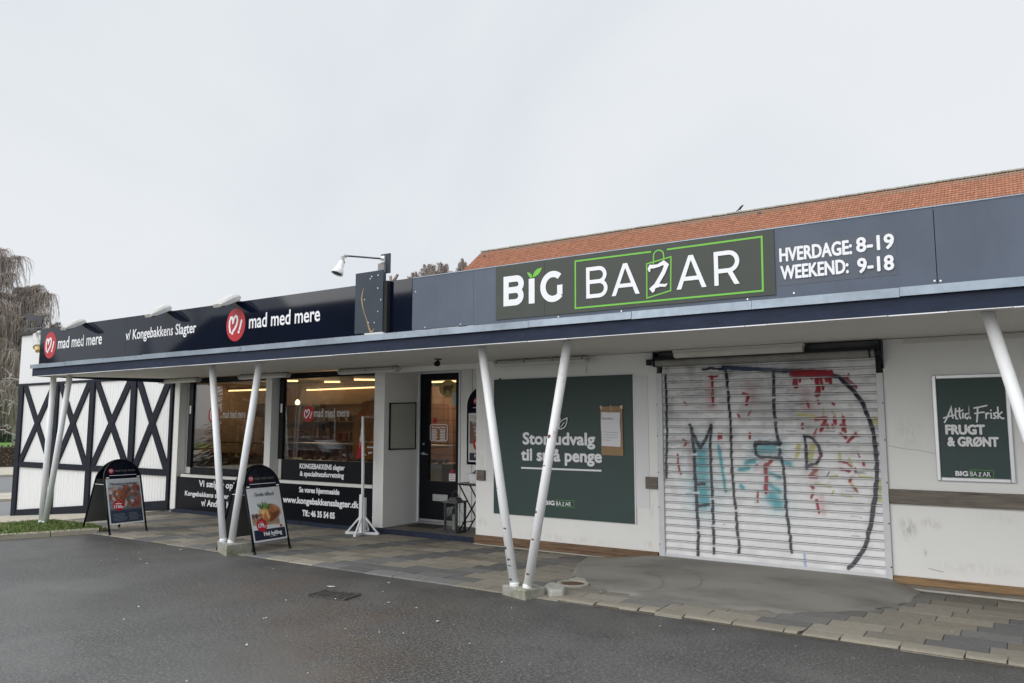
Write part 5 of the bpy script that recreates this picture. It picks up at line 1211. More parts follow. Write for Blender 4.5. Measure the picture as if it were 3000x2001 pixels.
# ================================================================== ALCOVE FURNITURE
t = thing('bistro_table', 'small black round folding table in the entrance alcove', 'table', (-6.22, 8.52, .087))
mb = MB(); mb.lathe([(.26, 0), (.272, .004), (.272, .016), (.265, .02)], (-6.22, 8.52, .725), 32); mb.build('table_top', M['blackframe'], t)
for a, b in (((-6.46, 8.40), (-6.02, 8.40)), ((-6.46, 8.62), (-6.02, 8.62))):
    for p, q in ((a, b), (b, a)): mb = MB(); mb.tube([(p[0], p[1], .09), (q[0], q[1] + .012 * (p is b), .724)], .010, 8); mb.build('leg', M['blackframe'], t)
mb = MB(); mb.tube([(-6.39, 8.39, .22), (-6.39, 8.63, .22)], .007, 6); mb.tube([(-6.09, 8.39, .22), (-6.09, 8.63, .22)], .007, 6); mb.each('crossbar', M['blackframe'], t)
t = thing('plant_pot', 'white ribbed pot with a dark flap standing on the bistro table', 'pot', (-6.22, 8.5, .746))
mb = MB(); n_ = 36
for h0, r0, h1, r1 in ((0, .085, .115, .105),):
    vs = [(-6.235 + (r0 + (.004 if j % 3 == 0 else 0)) * cos(2 * pi * j / n_), 8.5 + (r0 + (.004 if j % 3 == 0 else 0)) * sin(2 * pi * j / n_), .746) for j in range(n_)] + [(-6.235 + (r1 + (.005 if j % 3 == 0 else 0)) * cos(2 * pi * j / n_), 8.5 + (r1 + (.005 if j % 3 == 0 else 0)) * sin(2 * pi * j / n_), .861) for j in range(n_)]
    mb.add(vs, [(j, (j + 1) % n_, n_ + (j + 1) % n_, n_ + j) for j in range(n_)] + [tuple(range(n_))[::-1]])
mb.lathe([(.108, 0), (.118, .004), (.118, .012), (.098, .012)], (-6.235, 8.5, .859), 30); mb.build('pot', M['white'], t)
mb = MB(); mb.prism([(-6.30, .872), (-6.16, .872), (-6.16, .92), (-6.20, .945), (-6.26, .90)], 8.48, 8.52); mb.build('flap', M['steel'], t)
t = thing('lantern', 'tall dark metal lantern with glass sides on the entrance step', 'lantern', (-6.52, 8.40, .087))
lx, ly = -6.53, 8.42; mb = MB(); mb.box(lx - .115, lx + .115, ly - .115, ly + .115, .09, .115)
for sx in (-1, 1):
    for sy in (-1, 1): mb.box(lx + sx * .095 - .013, lx + sx * .095 + .013, ly + sy * .095 - .013, ly + sy * .095 + .013, .1155, .478)
mb.build('frame', mat('blue_grey_metal', (.035, .042, .055), .45, metal=.3, var=.3), t)
mb = MB(); mb.box(lx - .125, lx + .125, ly - .125, ly + .125, .4785, .50); mb.prism([(lx - .09, .5005), (lx + .09, .5005), (lx + .045, .545), (lx - .045, .545)], ly - .06, ly + .06); mb.build('roof', M['steel'], t)
mb = MB(); mb.tube(arc(lx, .56, .06, .09, 0, 180, 10) and [(u, ly, v) for u, v in arc(lx, .545, .055, .085, 0, 180, 10)], .004, 6); mb.build('handle', M['steel'], t)
mb = MB(); mb.box(lx - .08, lx + .08, ly - .098, ly - .094, .116, .478); mb.box(lx + .094, lx + .098, ly - .08, ly + .08, .116, .478); mb.build('pane', M['glass'], t)
mb = MB(); mb.lathe([(.038, 0), (.038, .20), (.03, .205)], (lx, ly, .116), 16); mb.build('candle', M['whitemetal'], t)
mb = MB(); mb.box(-7.46, -6.98, 8.50, 8.84, .0875, .094); tag(mb.build('door_mat', mat('dark_mat', (.03, .028, .026), .95, bump=.4, bs=200)), 'small dark doormat before the black shop door', 'doormat')

# white wooden flag stand
t = thing('flag_stand', 'white wooden pole with a red tip on a four footed stand before the shop window', 'flag stand', (-7.79, 7.95, .013))
px, py = -7.79, 7.95; z0 = .014
mb = MB(); mb.tube([(px, py, .10), (px - .01, py, .9), (px - .035, py, 1.64)], [.021, .021, .018], 12); mb.build('pole', M['white'], t)
mb = MB(); mb.lathe([(.005, 0), (.026, .004), (.028, .02), (.022, .034), (.006, .04)], (px - .036, py, 1.638), 14); mb.build('tip', M['redknob'], t)
mb = MB(); mb.box(px - .03, px + .03, py - .046, py - .022, .03, .56); mb.box(px + .022, px + .046, py - .02, py + .03, .03, .52); mb.each('socket', M['white'], t, bevel=.008)
for a in (20, 110, 200, 290):
    ca, sa = cos(R(a)), sin(R(a)); mb = MB()
    q = lambda r, s_, z: (px + ca * r - sa * s_, py + sa * r + ca * s_, z)
    vs = [q(r, s_, z) for r in (0, .25) for s_ in (-.018, .018) for z in (z0, z0 + .032)]; mb.add(vs, [(0, 1, 3, 2), (4, 6, 7, 5), (0, 4, 5, 1), (2, 3, 7, 6), (0, 2, 6, 4), (1, 5, 7, 3)]); mb.build('foot', M['white'], t)
    mb = MB(); vs = [q(r, s_, z) for r, z in ((.03, .24), (.03, .275), (.235, .046), (.21, .046)) for s_ in (-.012, .012)]
    mb.add(vs, [(0, 2, 3, 1), (2, 4, 5, 3), (4, 6, 7, 5), (6, 0, 1, 7), (0, 6, 4, 2), (1, 3, 5, 7)]); mb.build('brace', M['white'], t)
mb = MB(); fl = []; k = 0
rr = random.Random(2); n_ = 9
for j in range(9):
    v = j / 8; z = 1.48 - .42 * v; w = .012 + .055 * v
    for i in range(n_): u = i / (n_ - 1); fl.append((px - .04 - u * w, py + .03 * sin(u * 9 + v * 3) * (.4 + v), z + .03 * u * (1 - v)))
fc = [(j * n_ + i, j * n_ + i + 1, (j + 1) * n_ + i + 1, (j + 1) * n_ + i) for j in range(8) for i in range(n_ - 1)]
mb.add(fl, fc); mb.c = [((.80, .80, .80) if (i % n_ in (3, 4)) or (3 <= i // n_ <= 3) else (.45, .02, .03)) for i in range(len(fl))]
mb.build('furled_flag', amat('flag_cloth', .8), t, smooth=True)

# ================================================================== SMALL THINGS ON THE GROUND
t = thing('drain_grate', 'iron drain grate with slits sunk in the asphalt', 'drain', (-5.27, 5.04, .004))
a_ = R(8); ca, sa = cos(a_), sin(a_); q = lambda u, v, z: (-5.265 + ca * u - sa * v, 5.045 + sa * u + ca * v, z)
def rb(mb, u0, u1, v0, v1, z0, z1): vs = [q(u, v, z) for z in (z0, z1) for v in (v0, v1) for u in (u0, u1)]; mb.add(vs, [(0, 2, 3, 1), (4, 5, 7, 6), (0, 1, 5, 4), (2, 6, 7, 3), (0, 4, 6, 2), (1, 3, 7, 5)])
mb = MB(); rb(mb, -.185, .185, -.115, .115, .0035, .0055); mb.build('pit', M['darkgap'], t)
mb = MB(); rb(mb, -.2, -.185, -.125, .125, .002, .018); rb(mb, .185, .2, -.125, .125, .002, .014); rb(mb, -.185, .185, .112, .128, .002, .02); rb(mb, -.185, .185, -.125, -.112, .002, .010)
for i in range(9): u = -.165 + i * .041; rb(mb, u - .009, u + .009, -.112, .112, .006, .0125)
mb.build('grate', M['grille'], t)
t = thing('manhole', 'round sunken manhole with a pale rim and rusty cover in the paving', 'manhole', (-3.70, 6.60, .014))
mb = MB(); mb.lathe([(.155, 0), (.155, .014), (.148, .017), (.122, .017), (.118, .004)], (-3.70, 6.605, .012), 36); mb.build('rim', mat('rim_concrete', (.40, .38, .33), .85, var=.15, vs=12), t)
mb = MB(); mb.lathe([(.117, 0), (.117, .0045), (.1, .0065), (.01, .0065)], (-3.70, 6.605, .0135), 32); mb.build('cover', mat('rusty_cover', (.13, .075, .05), .8, var=.5, vs=22, bump=.4, bs=80), t)
mb = MB(); mb.prism([(-3.86, 6.80), (-3.72, 6.74), (-3.66, 6.80), (-3.73, 6.90), (-3.83, 6.92)], .013, .019, 'z'); mb.build('patch', mat('pale_mortar', (.43, .41, .36), .85, var=.12), t, bevel=.004)
mb = MB(); mb.prism([(-3.765, 6.18), (-3.60, 6.015), (-3.51, 6.10), (-3.575, 6.25), (-3.76, 6.355), (-3.80, 6.33)], -.01, .072, 'z'); tag(mb.build('loose_stone', M['stone'], bevel=.022, seg=3), 'pale rounded kerb stone lying beside the rusty column block', 'stone')
def chip(mb, x, y, r, z=.004):
    k = random.randint(5, 8); a0 = random.uniform(0, 6); asp = random.uniform(.35, .8); th = random.uniform(0, pi); vs = []
    for i in range(k):
        a = a0 + 2 * pi * i / k; u, v = r * cos(a) * random.uniform(.8, 1.1), r * asp * sin(a) * random.uniform(.8, 1.1); vs.append((x + u * cos(th) - v * sin(th), y + u * sin(th) + v * cos(th), z + random.uniform(.003, .010)))
    mb.add(vs, [tuple(range(k))])
mb = MB()
for _ in range(85):
    y = 2.6 + 3.3 * random.random() ** .8; x = -y * random.uniform(.12, 1.95) + .4
    chip(mb, x, y, random.choice((.006, .008, .010, .012, .017)) * random.uniform(.8, 1.2))
chip(mb, -5.56, 5.277, .05, .005)
for _ in range(26): chip(mb, random.uniform(-8, .2), random.uniform(6.3, 8), random.uniform(.006, .013), .016)
o = mb.build('fallen_petals', M['litter']); stuff(o); tag(o, 'pale petals and flecks scattered over the asphalt', 'petals')
mb = MB(); rr = random.Random(8)
for i in range(7): x, y = -11.75 + rr.uniform(-.05, .45), 6.55 + rr.uniform(0, .25); a = rr.uniform(-.2, .6); L_ = rr.uniform(.15, .4); mb.tube([(x, y, .02), (x + L_ * .5 * cos(a), y + L_ * .5 * sin(a), .035), (x + L_ * cos(a), y + L_ * sin(a), .022)], .006, 5)
tag(mb.build('twig_bundle', M['twig']), 'few brown twigs lying on the paving behind the left pavement board', 'twigs')
mb = MB()
for _ in range(160):
    x, y = random.gauss(-11.12, .06), random.gauss(6.12, .05); a = random.uniform(0, 6); h = random.uniform(.03, .09); w = .006
    mb.add([(x - w * cos(a), y - w * sin(a), .01), (x + w * cos(a), y + w * sin(a), .01), (x + random.gauss(0, .04), y + random.gauss(0, .04), h)], [(0, 1, 2)], (.17 * random.uniform(.6, 1.2), .16 * random.uniform(.6, 1.1), .05))
o = mb.build('weed_tuft', M['grass']); tag(o, 'dry weed tuft at the end of the verge kerb', 'weed')

# ================================================================== INSIDE THE SHOP
def tube_lamp(p, q, label):
    t = thing('ceiling_tube', label, 'ceiling lamp', p, 'tube lights inside the shop')
    mb = MB(); mb.tube([p, q], .019, 8); mb.build('tube', M['tube'], t)
    mb = MB(); d = np.array((0, 0, .05)); mb.tube([np.array(p) + d, np.array(q) + d], .035, 6); mb.build('housing', M['whitemetal'], t)
def shop_light(x, y, z, e):
    l = bpy.data.lights.new('tube_glow', 'POINT'); l.energy = e; l.color = (1, .70, .40); l.shadow_soft_size = .3
    o = bpy.data.objects.new('tube_glow', l); COL.objects.link(o); o.location = (x, y, z)
for x, y, e in ((-15.2, 13.6, 15), (-12.4, 11.6, 14), (-17.2, 13.6, 10), (-10.4, 12.6, 22)): shop_light(x, y, 2.25, e)
tube_lamp((-13.76, 11.5, 2.5), (-13.50, 11.68, 2.5), 'short warm tube light at the upper left inside the second window')
tube_lamp((-13.32, 12.28, 2.5), (-13.02, 12.48, 2.5), 'short warm tube light at the upper middle inside the second window')
tube_lamp((-16.86, 14.9, 2.5), (-14.0, 14.78, 2.5), 'long thin warm tube light across the second window')
tube_lamp((-12.1, 12.0, 2.5), (-11.5, 12.6, 2.5), 'warm tube light at the upper right inside the second window')
tube_lamp((-18.3, 13.4, 2.46), (-16.6, 13.5, 2.46), 'long warm tube light inside the first window')
tube_lamp((-11.6, 13.7, 2.5), (-10.4, 13.75, 2.5), 'warm tube light seen through the glass door')
t = thing('pendant_bulb', 'round glowing pendant bulb inside the second shop window', 'lamp', (-12.7, 11, 2.0)); mb = MB(); mb.lathe([(.01, -.05), (.04, -.035), (.052, 0), (.035, .04), (.015, .06)], (-12.72, 11, 1.99), 14); mb.build('bulb', M['bulb'], t); mb = MB(); mb.tube([(-12.72, 11, 2.05), (-12.72, 11, 2.69)], .006, 6); mb.build('cord', M['steel'], t)
t = thing('display_counter', 'long beige butcher display counter behind the shop windows', 'counter', (-12, 10.4, .05))
mb = MB(); mb.box(-16.8, -8.2, 10.2, 10.95, .05, .80); mb.build('base', M['beige'], t)
mb = MB(); mb.box(-16.8, -8.2, 10.2, 10.95, .801, .86); mb.box(-16.8, -8.2, 10.55, 10.95, 1.14, 1.17); mb.build('shelf', M['alu'], t)
rr = random.Random(3); mb = MB()
for i in range(90): x = -16.6 + i * .092; c = rr.choice([(.35, .09, .05), (.45, .2, .1), (.5, .32, .16), (.25, .06, .05), (.5, .4, .25)]); y = rr.uniform(10.3, 10.75); mb.lathe([(.03, 0), (.055, .02), (.05, .05), (.02, .07)], (x, y, .861), 8, col=c)
o = mb.build('food_display', amat('food', .5), t); stuff(o)
t = thing('shelf_unit', 'dark shelf unit with jars along the back wall of the shop', 'shelf', (-15, 14.5, .05))
mb = MB()
for z in (.6, 1.1, 1.6, 2.05): mb.box(-18.2, -12.2, 14.55, 14.95, z, z + .03)
for x in (-18.2, -16.2, -14.2, -12.25): mb.box(x, x + .05, 14.55, 14.95, .05, 2.1)
mb.build('frame', mat('shelf_wood', (.12, .08, .05), .6), t)
mb = MB()
for z in (.631, 1.131, 1.631):
    x = -18.1
    while x < -12.3: w = rr.uniform(.05, .13); h = rr.uniform(.12, .33); mb.box(x, x + w, 14.62, 14.8, z, z + h, rr.choice([(.2, .13, .07), (.12, .07, .04), (.25, .2, .14), (.06, .07, .06), (.2, .05, .03), (.2, .15, .09)])); x += w + rr.uniform(.01, .2)
o = mb.build('jar_row', amat('jars', .4), t); stuff(o)
mb = MB(); mb.box(-14.75, -14.25, 12.5, 12.515, 1.56, 1.91); tag(mb.build('hanging_notice', mat('peach_paper', (.55, .36, .22), .8)), 'peach coloured notice hanging inside the second window', 'notice')
mb = MB(); mb.box(-16.2, -15.65, 12.5, 12.52, 1.72, 2.05); tag(mb.build('menu_card', mat('cream_card', (.55, .43, .26), .8)), 'cream menu card hanging inside the first window', 'notice')
t = thing('hanging_apron', 'orange cloth hanging at the right side inside the second window', 'cloth', (-9.2, 9.5, 1.0)); mb = MB(); n_ = 16; vs = []
for j in range(8):
    z = 1.93 - j * .14
    for i in range(n_): u = i / (n_ - 1); vs.append((-9.50 + .55 * u - (.08 * (1 - u) if j > 1 else -.12 * (1 - u)), 9.5 + .03 * sin(u * 20 + j * .5), z - (.1 * (.5 - u) ** 2 if j == 0 else 0)))
mb.add(vs, [(j * n_ + i, j * n_ + i + 1, (j + 1) * n_ + i + 1, (j + 1) * n_ + i) for j in range(7) for i in range(n_ - 1)]); mb.build('cloth', M['orange'], t, smooth=True)
t = thing('tiled_partition', 'pink tiled partition wall seen through the glass door', 'partition', (-10.5, 13.5, .05)); mb = MB()
for i in range(9):
    for j in range(9): mb.box(-12.6 + i * .30, -12.31 + i * .30, 13.48, 13.52, .1 + j * .255, .345 + j * .255)
mb.build('tile_face', M['pink'], t)
mb = MB(); mb.box(-12.6, -9.9, 13.53, 13.6, .05, 2.45); mb.build('backing', M['darkgap'], t)

# ================================================================== BACKGROUND: TILED HOUSE
H = thing('tiled_house', 'long apartment house with a red pantile roof behind the shop', 'building', (-15, 60, 0))
XR0, XR1, YRD, ZRD = -41.3, 14.0, 57.0, 17.50
slope = np.array((0, -(57 - 53.93), -(17.612 - 15.195))); SL = np.linalg.norm(slope); slope /= SL
nrm = np.array((0, -slope[2] * -1, 0)); nrm = np.array((0, slope[2], -slope[1])); nrm /= np.linalg.norm(nrm)
if nrm[2] < 0: nrm = -nrm
TP, TC, NSX = .205, .345, 6
ntx = int((XR1 - XR0) / TP); mb = MB(); NCOU = 17
prof = [(.0, .0), (.17, .012), (.36, .004), (.55, .022), (.72, .052), (.88, .034)]
for c in range(NCOU):
    rows = []
    for e in (0, 1):
        row = []
        for i in range(ntx):
            for u, h in prof: row.append(np.array((XR0 + (i + u) * TP, YRD, ZRD)) + slope * (c * TC + e * (TC + .02) + .12) + nrm * (h + .035 * e))
        rows.append(row)
    n_ = len(rows[0]); cols = []
    lich = max(0, 1 - c / 2.2)
    tc_ = [np.array((.345, .142, .075)) * random.uniform(.80, 1.14) for i in range(ntx)]
    for i in range(ntx):
        k_ = .75 * lich * (fnoise(np.array([i * .11]), np.array([c * .7]), 1.0, 21)[0] + .15)
        if c < 2: tc_[i] = tc_[i] * (1 - min(1, k_)) + np.array((.22, .20, .15)) * min(1, k_)
    base = [tc_[i // 6] for i in range(n_)]
    drop = [r_ - nrm * .05 for r_ in rows[1]]
    mb.add(rows[0] + rows[1] + drop, [(i, n_ + i, n_ + i + 1, i + 1) for i in range(n_ - 1)] + [(n_ + i, 2 * n_ + i, 2 * n_ + i + 1, n_ + i + 1) for i in range(n_ - 1)])
    mb.c.extend([tuple(x) for x in base] * 2 + [tuple(x * .3) for x in base])
rf = mb.build('roof', M['tile'], H)
mb = MB(); x = XR0 - .05
while x < XR1:
    L_ = .42; g = np.array((.30, .285, .24)) * random.uniform(.75, 1.15); vs = []
    for xx, s_ in ((x, 1.12), (x + L_, .95)):
        for j in range(7): a = pi * j / 6; vs.append((xx, YRD + .16 * s_ * cos(a), ZRD - .02 + .15 * s_ * sin(a)))
    mb.add(vs, [(j, 7 + j, 8 + j, j + 1) for j in range(6)] + [tuple(range(7))], g); x += L_ - .02
mb.build('ridge_tiles', amat('ridge_lichen', .85, var=.25, vs=8), rf)
mb = MB()
for xv, c in ((-40.3, 3.4), (-15.6, 2.2)): p = np.array((xv, YRD, ZRD)) + slope * (c * TC + .1); mb.lathe([(.11, -.05), (.11, .10), (.13, .12), (.02, .18)], p, 10)
mb.each('roof_vent', M['steel'], rf)
e0 = np.array((0, YRD, ZRD)) + slope * (NCOU * TC)
mb = MB(); ye, ze = e0[1] + .3, e0[2] - .05
mb.box(XR0 + .15, XR1, ye, 2 * 57 - ye, -.5, ze); mb.prism([(ye, ze), (57, ZRD - .12), (2 * 57 - ye, ze)], XR0 + .15, XR1, 'x'); mb.build('wall', M['brick_pale'], H)
mb = MB(); yb = 2 * 57 - e0[1]; mb.quad((XR0, 57, ZRD - .03), (XR1, 57, ZRD - .03), (XR1, yb, e0[2]), (XR0, yb, e0[2])); mb.build('rear_roof', M['brick'], H)
for i in range(14):
    for z in (2, 5, 8, 11):
        x = -39.5 + i * 3.8; mb = MB(); mb.box(x, x + 1.5, ye - .06, ye + .05, z - .2, z + 1.2); w_ = mb.build('window', M['winwhite'], H)
        mb = MB(); mb.box(x + .08, x + .7, ye - .075, ye - .0605, z - .12, z + 1.12); mb.box(x + .8, x + 1.42, ye - .075, ye - .0605, z - .12, z + 1.12); mb.build('pane', M['windark'], w_)
# bird on the ridge
t = thing('bird', 'small dark bird perched on the tiled ridge', 'bird', (-17.2, 57, 17.66))
bx, bz = -17.2, 17.66; mb = MB(); mb.tube([(bx + .24, 57, bz + .40), (bx + .20, 57, bz + .36), (bx + .12, 57, bz + .30), (bx + .02, 57, bz + .20), (bx - .10, 57, bz + .10), (bx - .30, 57, bz - .02)], [.03, .055, .075, .085, .055, .02], 10); mb.tube([(bx + .24, 57, bz + .40), (bx + .33, 57, bz + .38)], [.02, .004], 6); mb.build('body', mat('bird_feather', (.03, .03, .035), .6), t, smooth=True)
mb = MB(); mb.tube([(bx + .02, 56.98, bz + .16), (bx + .03, 56.98, bz - .02)], .012, 5); mb.tube([(bx + .04, 57.03, bz + .16), (bx + .05, 57.03, bz - .02)], .012, 5); mb.each('leg', M['steel'], t)

# ================================================================== TREES
def birch(label, base, H_, rad, ntw, seed, trunk_r=.22, crown0=.25, droop=1.0, group='bare birches', tr=.012, dome=False):
    rr = random.Random(seed); t = thing('birch_tree', label, 'tree', base, group); bx, by, bz = base
    tk = []; k = 12
    for i in range(k + 1): s_ = i / k; tk.append((bx + .5 * s_ * rr.uniform(-.4, .4), by + .5 * s_ * rr.uniform(-.4, .4), bz + H_ * .93 * s_))
    mb = MB(); mb.tube(tk, [trunk_r * (1 - .93 * i / k) + .012 for i in range(k + 1)], 8); mb.build('trunk', M['bark'], t, smooth=True)
    br = MB(); tw = MB(); limbs = []
    nb = 46
    for i in range(nb):
        s_ = crown0 + (1 - crown0) * ((i + rr.random()) / nb); f_ = min(s_ * k, k - .001); i_ = int(f_); p0 = np.array(tk[i_]) * (1 - f_ + i_) + np.array(tk[i_ + 1]) * (f_ - i_); a = rr.uniform(0, 2 * pi)
        env = rad * (.14 + .86 * (1 - s_) ** .8)
        if dome: env = rad * (1 - .55 * ((s_ - crown0) / (1 - crown0)) ** 2)
        L_ = max(.5, env * rr.uniform(.6, 1.08)); rise = L_ * rr.uniform(.45, .95) * (1.1 - .3 * s_)
        pts = [p0 + np.array((cos(a) * L_ * u + rr.gauss(0, .06) * L_ * .3, sin(a) * L_ * u + rr.gauss(0, .06) * L_ * .3, rise * (u - .42 * u * u * droop))) for u in (0, .25, .5, .75, 1)]
        br.tube(pts, [.075 * (1 - s_ * .6), .055, .04, .026, .012], 5, caps=False); limbs.append(pts)
        for _ in range(3):
            u = rr.randint(1, 3); q0 = pts[u]; a2 = a + rr.gauss(0, .9); L2 = L_ * rr.uniform(.25, .5)
            pp = [q0 + np.array((cos(a2) * L2 * v, sin(a2) * L2 * v, L2 * .5 * (v - .6 * v * v))) for v in (0, .5, 1)]; br.tube(pp, [.022, .015, .008], 4, caps=False); limbs.append(pp)
    br.build('limb', M['twig'], t)
    for i in range(ntw):
        pts = limbs[rr.randrange(len(limbs))]; j = rr.randrange(1, len(pts)); f = rr.random(); q0 = pts[j - 1] * (1 - f) + pts[j] * f
        a = rr.uniform(0, 2 * pi); out = rr.uniform(.1, .9) * rad * .17; L_ = (rr.uniform(.25, 1.0) ** 1.5 * 2.2) * droop + .25
        up = rr.uniform(.05, .3); n_ = 6; pl = []
        for v in range(n_): w = v / (n_ - 1); pl.append(q0 + np.array((cos(a) * out * (1 - (1 - w) ** 2) + rr.gauss(0, .035), sin(a) * out * (1 - (1 - w) ** 2) + rr.gauss(0, .035), up * (4 * w * (1 - w)) * (w < .5) + up * (w >= .5) * max(0, 1 - (w - .5) * 4) - L_ * max(0, w - .18) ** 1.1)))
        tw.tube(pl, [tr, tr, tr * .9, tr * .8, tr * .7, tr * .5], 3, caps=False)
    tw.build('crown', M['twig'], t); return t
birch('tall weeping birch with bare hanging twigs at the far left edge', (-56.4, 22.9, -.4), 14.5, 7.0, 7000, 11, .24, .12, 1.1, tr=.013)
birch('weeping birch behind the cow sign with lower drooping crown', (-55.0, 24.2, -.4), 11.9, 5.4, 4600, 12, .17, .12, 1.1, tr=.013)
birch('bare birch beyond the cow sign touching the black sign end', (-54.9, 26.3, -.4), 9.4, 3.0, 1500, 14, .13, .2, 1.1, tr=.013)
birch('bare weeping birch left of the others, partly outside the picture', (-57.5, 17.6, -.4), 12.0, 4.0, 1500, 13, .2, .25, 1.1)
for i, (x, y, zt, r_, lb) in enumerate(((-49.4, 57, 16.5, 1.0, 'first bare birch top over the slate sign panel'), (-47.8, 57.4, 17.3, 1.1, 'second and tall bare birch top over the slate sign panel'), (-45.9, 56.8, 17.0, 1.2, 'third bare birch top over the slate sign panel'), (-43.7, 57.2, 17.1, .9, 'narrow bare birch top against the tiled roof verge'), (-52.3, 57, 15.9, 1.1, 'low bare birch top right of the bracket lamp'))):
    birch(lb, (x, y, -.5), (zt + .2) / .93, r_ * 1.25, 2600, 30 + i, .10, .78, .6, 'birch tops behind the shop', .011, True)

# twisted pale branches of a small tree before the brick house
t = thing('twisted_tree', 'small tree with pale twisted branches before the brown brick block', 'tree', tuple(fpos(47, .4, -.4)))
rr = random.Random(6); mb = MB(); b0 = np.array(fpos(47, .2, -.4))
mb.tube([b0, b0 + (.1, .1, 1.4), b0 + (.05, .25, 2.6)], [.10, .08, .06], 6); mb.build('trunk', M['bark'], t)
mb = MB()
for i in range(11):
    p = b0 + np.array((0, 0, rr.uniform(1.4, 5.2))) + np.array((*(R0 * rr.uniform(-1.2, .3)), 0)); pts = [p]
    for _ in range(5): p = p + np.array((*(R0 * rr.uniform(-.5, .5)), rr.uniform(-.4, .35))); pts.append(p)
    mb.tube(pts, [.04, .035, .03, .024, .018, .010], 5, caps=False)
mb.build('crown', M['bark'], t)

# brown brick block far left
Bk = thing('brick_block', 'brown brick apartment block with white window frames far behind the birches', 'building', tuple(fpos(106, 0, -.4)))
def fb(mb, d0, d1, r0, r1, z0, z1): vs = [fpos(d, r, z) for z in (z0, z1) for d in (d0, d1) for r in (r0, r1)]; mb.add(vs, [(0, 2, 3, 1), (4, 5, 7, 6), (0, 1, 5, 4), (2, 6, 7, 3), (0, 4, 6, 2), (1, 3, 7, 5)])
mb = MB(); fb(mb, 106, 117, -26, 16, -.4, 11.6); mb.build('wall', M['brick'], Bk)
mb = MB(); fb(mb, 105.5, 117.5, -26.4, 16.4, 11.62, 12.0); mb.build('roof', M['darkroof'], Bk)
for r0 in [-2.1 - 2.55 * k for k in range(9)] + [.30, 2.85, 5.4, 7.95]:
    for z, h in ((.05, 1.0), (1.35, 1.75), (4.4, 1.75), (7.45, 1.75)):
        mb = MB(); fb(mb, 105.85, 105.99, r0, r0 + 1.35, z, z + h); w_ = mb.build('window', M['winwhite'], Bk)
        mb = MB(); fb(mb, 105.78, 105.84, r0 + .1, r0 + .63, z + .12, z + h - .1); fb(mb, 105.78, 105.84, r0 + .72, r0 + 1.25, z + .12, z + h - .1); mb.build('pane', M['windark'], w_)
def hedge(name, label, d0, d1, r0, r1, z0, h, n, cols, lw, seed):
    rr = random.Random(seed); mb = MB()
    for _ in range(n):
        d, r, z = rr.uniform(d0, d1), rr.uniform(r0, r1), z0 + h * rr.random() ** .8
        if rr.random() < .6: d = d0 + abs(rr.gauss(0, .12))
        p = np.array(fpos(d, r, z)); a = np.array((rr.gauss(0, 1), rr.gauss(0, 1), rr.gauss(0, 1))); a *= lw / np.linalg.norm(a); b = np.array((rr.gauss(0, 1), rr.gauss(0, 1), rr.gauss(0, 1))); b *= lw * .7 / np.linalg.norm(b)
        mb.add([p - a, p + b, p + a, p - b], [(0, 1, 2, 3)], np.array(rr.choice(cols)) * rr.uniform(.6, 1.3))
    core = []; o_ = len(mb.v); vs = [fpos(d, r, z) for z in (z0, z0 + h * .88) for d in (d0 + .12, d1) for r in (r0, r1)]; mb.add(vs, [(0, 2, 3, 1), (4, 5, 7, 6), (0, 1, 5, 4), (2, 6, 7, 3), (0, 4, 6, 2), (1, 3, 7, 5)], np.array(cols[0]) * .5)
    return tag(mb.build(name, M['hedge']), label, 'hedge')
hedge('beech_hedge', 'brown leafless hedge along the far side of the street', 42.9, 44.6, -22, 6, -.40, .98, 9000, [(.12, .085, .06), (.16, .11, .08), (.07, .06, .035), (.10, .10, .05)], .07, 1)
hedge('low_hedge', 'low dark green hedge below the brick block', 101, 102.4, -28, 14, -.36, 1.0, 3500, [(.030, .05, .018), (.05, .07, .025)], .13, 2)

# ================================================================== ACROSS THE CAR PARK (mirrored in the glossy sign and the windows)
t = thing('street_house', 'dark roofed house across the car park, mirrored in the black sign', 'building', (-26, -16, -.5))
mb = MB(); mb.box(-41, -20, -20, -13, -.5, 3.9); mb.build('wall', M['brick'], t)
mb = MB(); mb.add([(-41.6, -20.6, 3.9), (-19.4, -20.6, 3.9), (-19.4, -12.4, 3.9), (-41.6, -12.4, 3.9), (-40.5, -16.5, 8.0), (-21.0, -16.5, 8.0)], [(3, 2, 5, 4), (1, 0, 4, 5), (0, 3, 4), (2, 1, 5)]); mb.build('roof', M['darkroof'], t)
for i in range(5): x = -32.5 + i * 3.4; mb = MB(); mb.box(x, x + 1.4, -13.0 + .001, -12.94, .6, 2.0); w_ = mb.build('window', M['winwhite'], t); mb = MB(); mb.box(x + .1, x + 1.3, -12.939, -12.93, .7, 1.9); mb.build('pane', M['windark'], w_)
def conifer(label, base, H_, r_, seed):
    rr = random.Random(seed); t = thing('conifer', label, 'tree', base, 'conifers across the car park'); bx, by, bz = base
    mb = MB(); mb.tube([(bx, by, bz), (bx, by, bz + H_ * .97)], [.16, .02], 7); mb.build('trunk', M['bark'], t)
    mb = MB()
    for i in range(1500):
        s_ = rr.random() ** 1.3; z = bz + H_ * (.08 + .92 * s_); R_ = r_ * (1 - s_) * rr.uniform(.3, 1.1) + .05; a = rr.uniform(0, 2 * pi); L_ = rr.uniform(.25, .6) * (1.2 - s_)
        p = np.array((bx + cos(a) * R_, by + sin(a) * R_, z - .3 * R_)); d = np.array((cos(a), sin(a), -.35)) * L_; w = np.array((-sin(a), cos(a), .1)) * L_ * .3
        mb.add([p - w, p + w, p + d], [(0, 1, 2)])
    mb.build('crown', M['needle'], t)
conifer('dark slender conifer mirrored beside the middle floodlight', (-34.2, -8.7, -.5), 6.4, 1.6, 1)
conifer('tall broad conifer mirrored beside the large red logo', (-40.5, -15.5, -.5), 10.2, 3.6, 5)
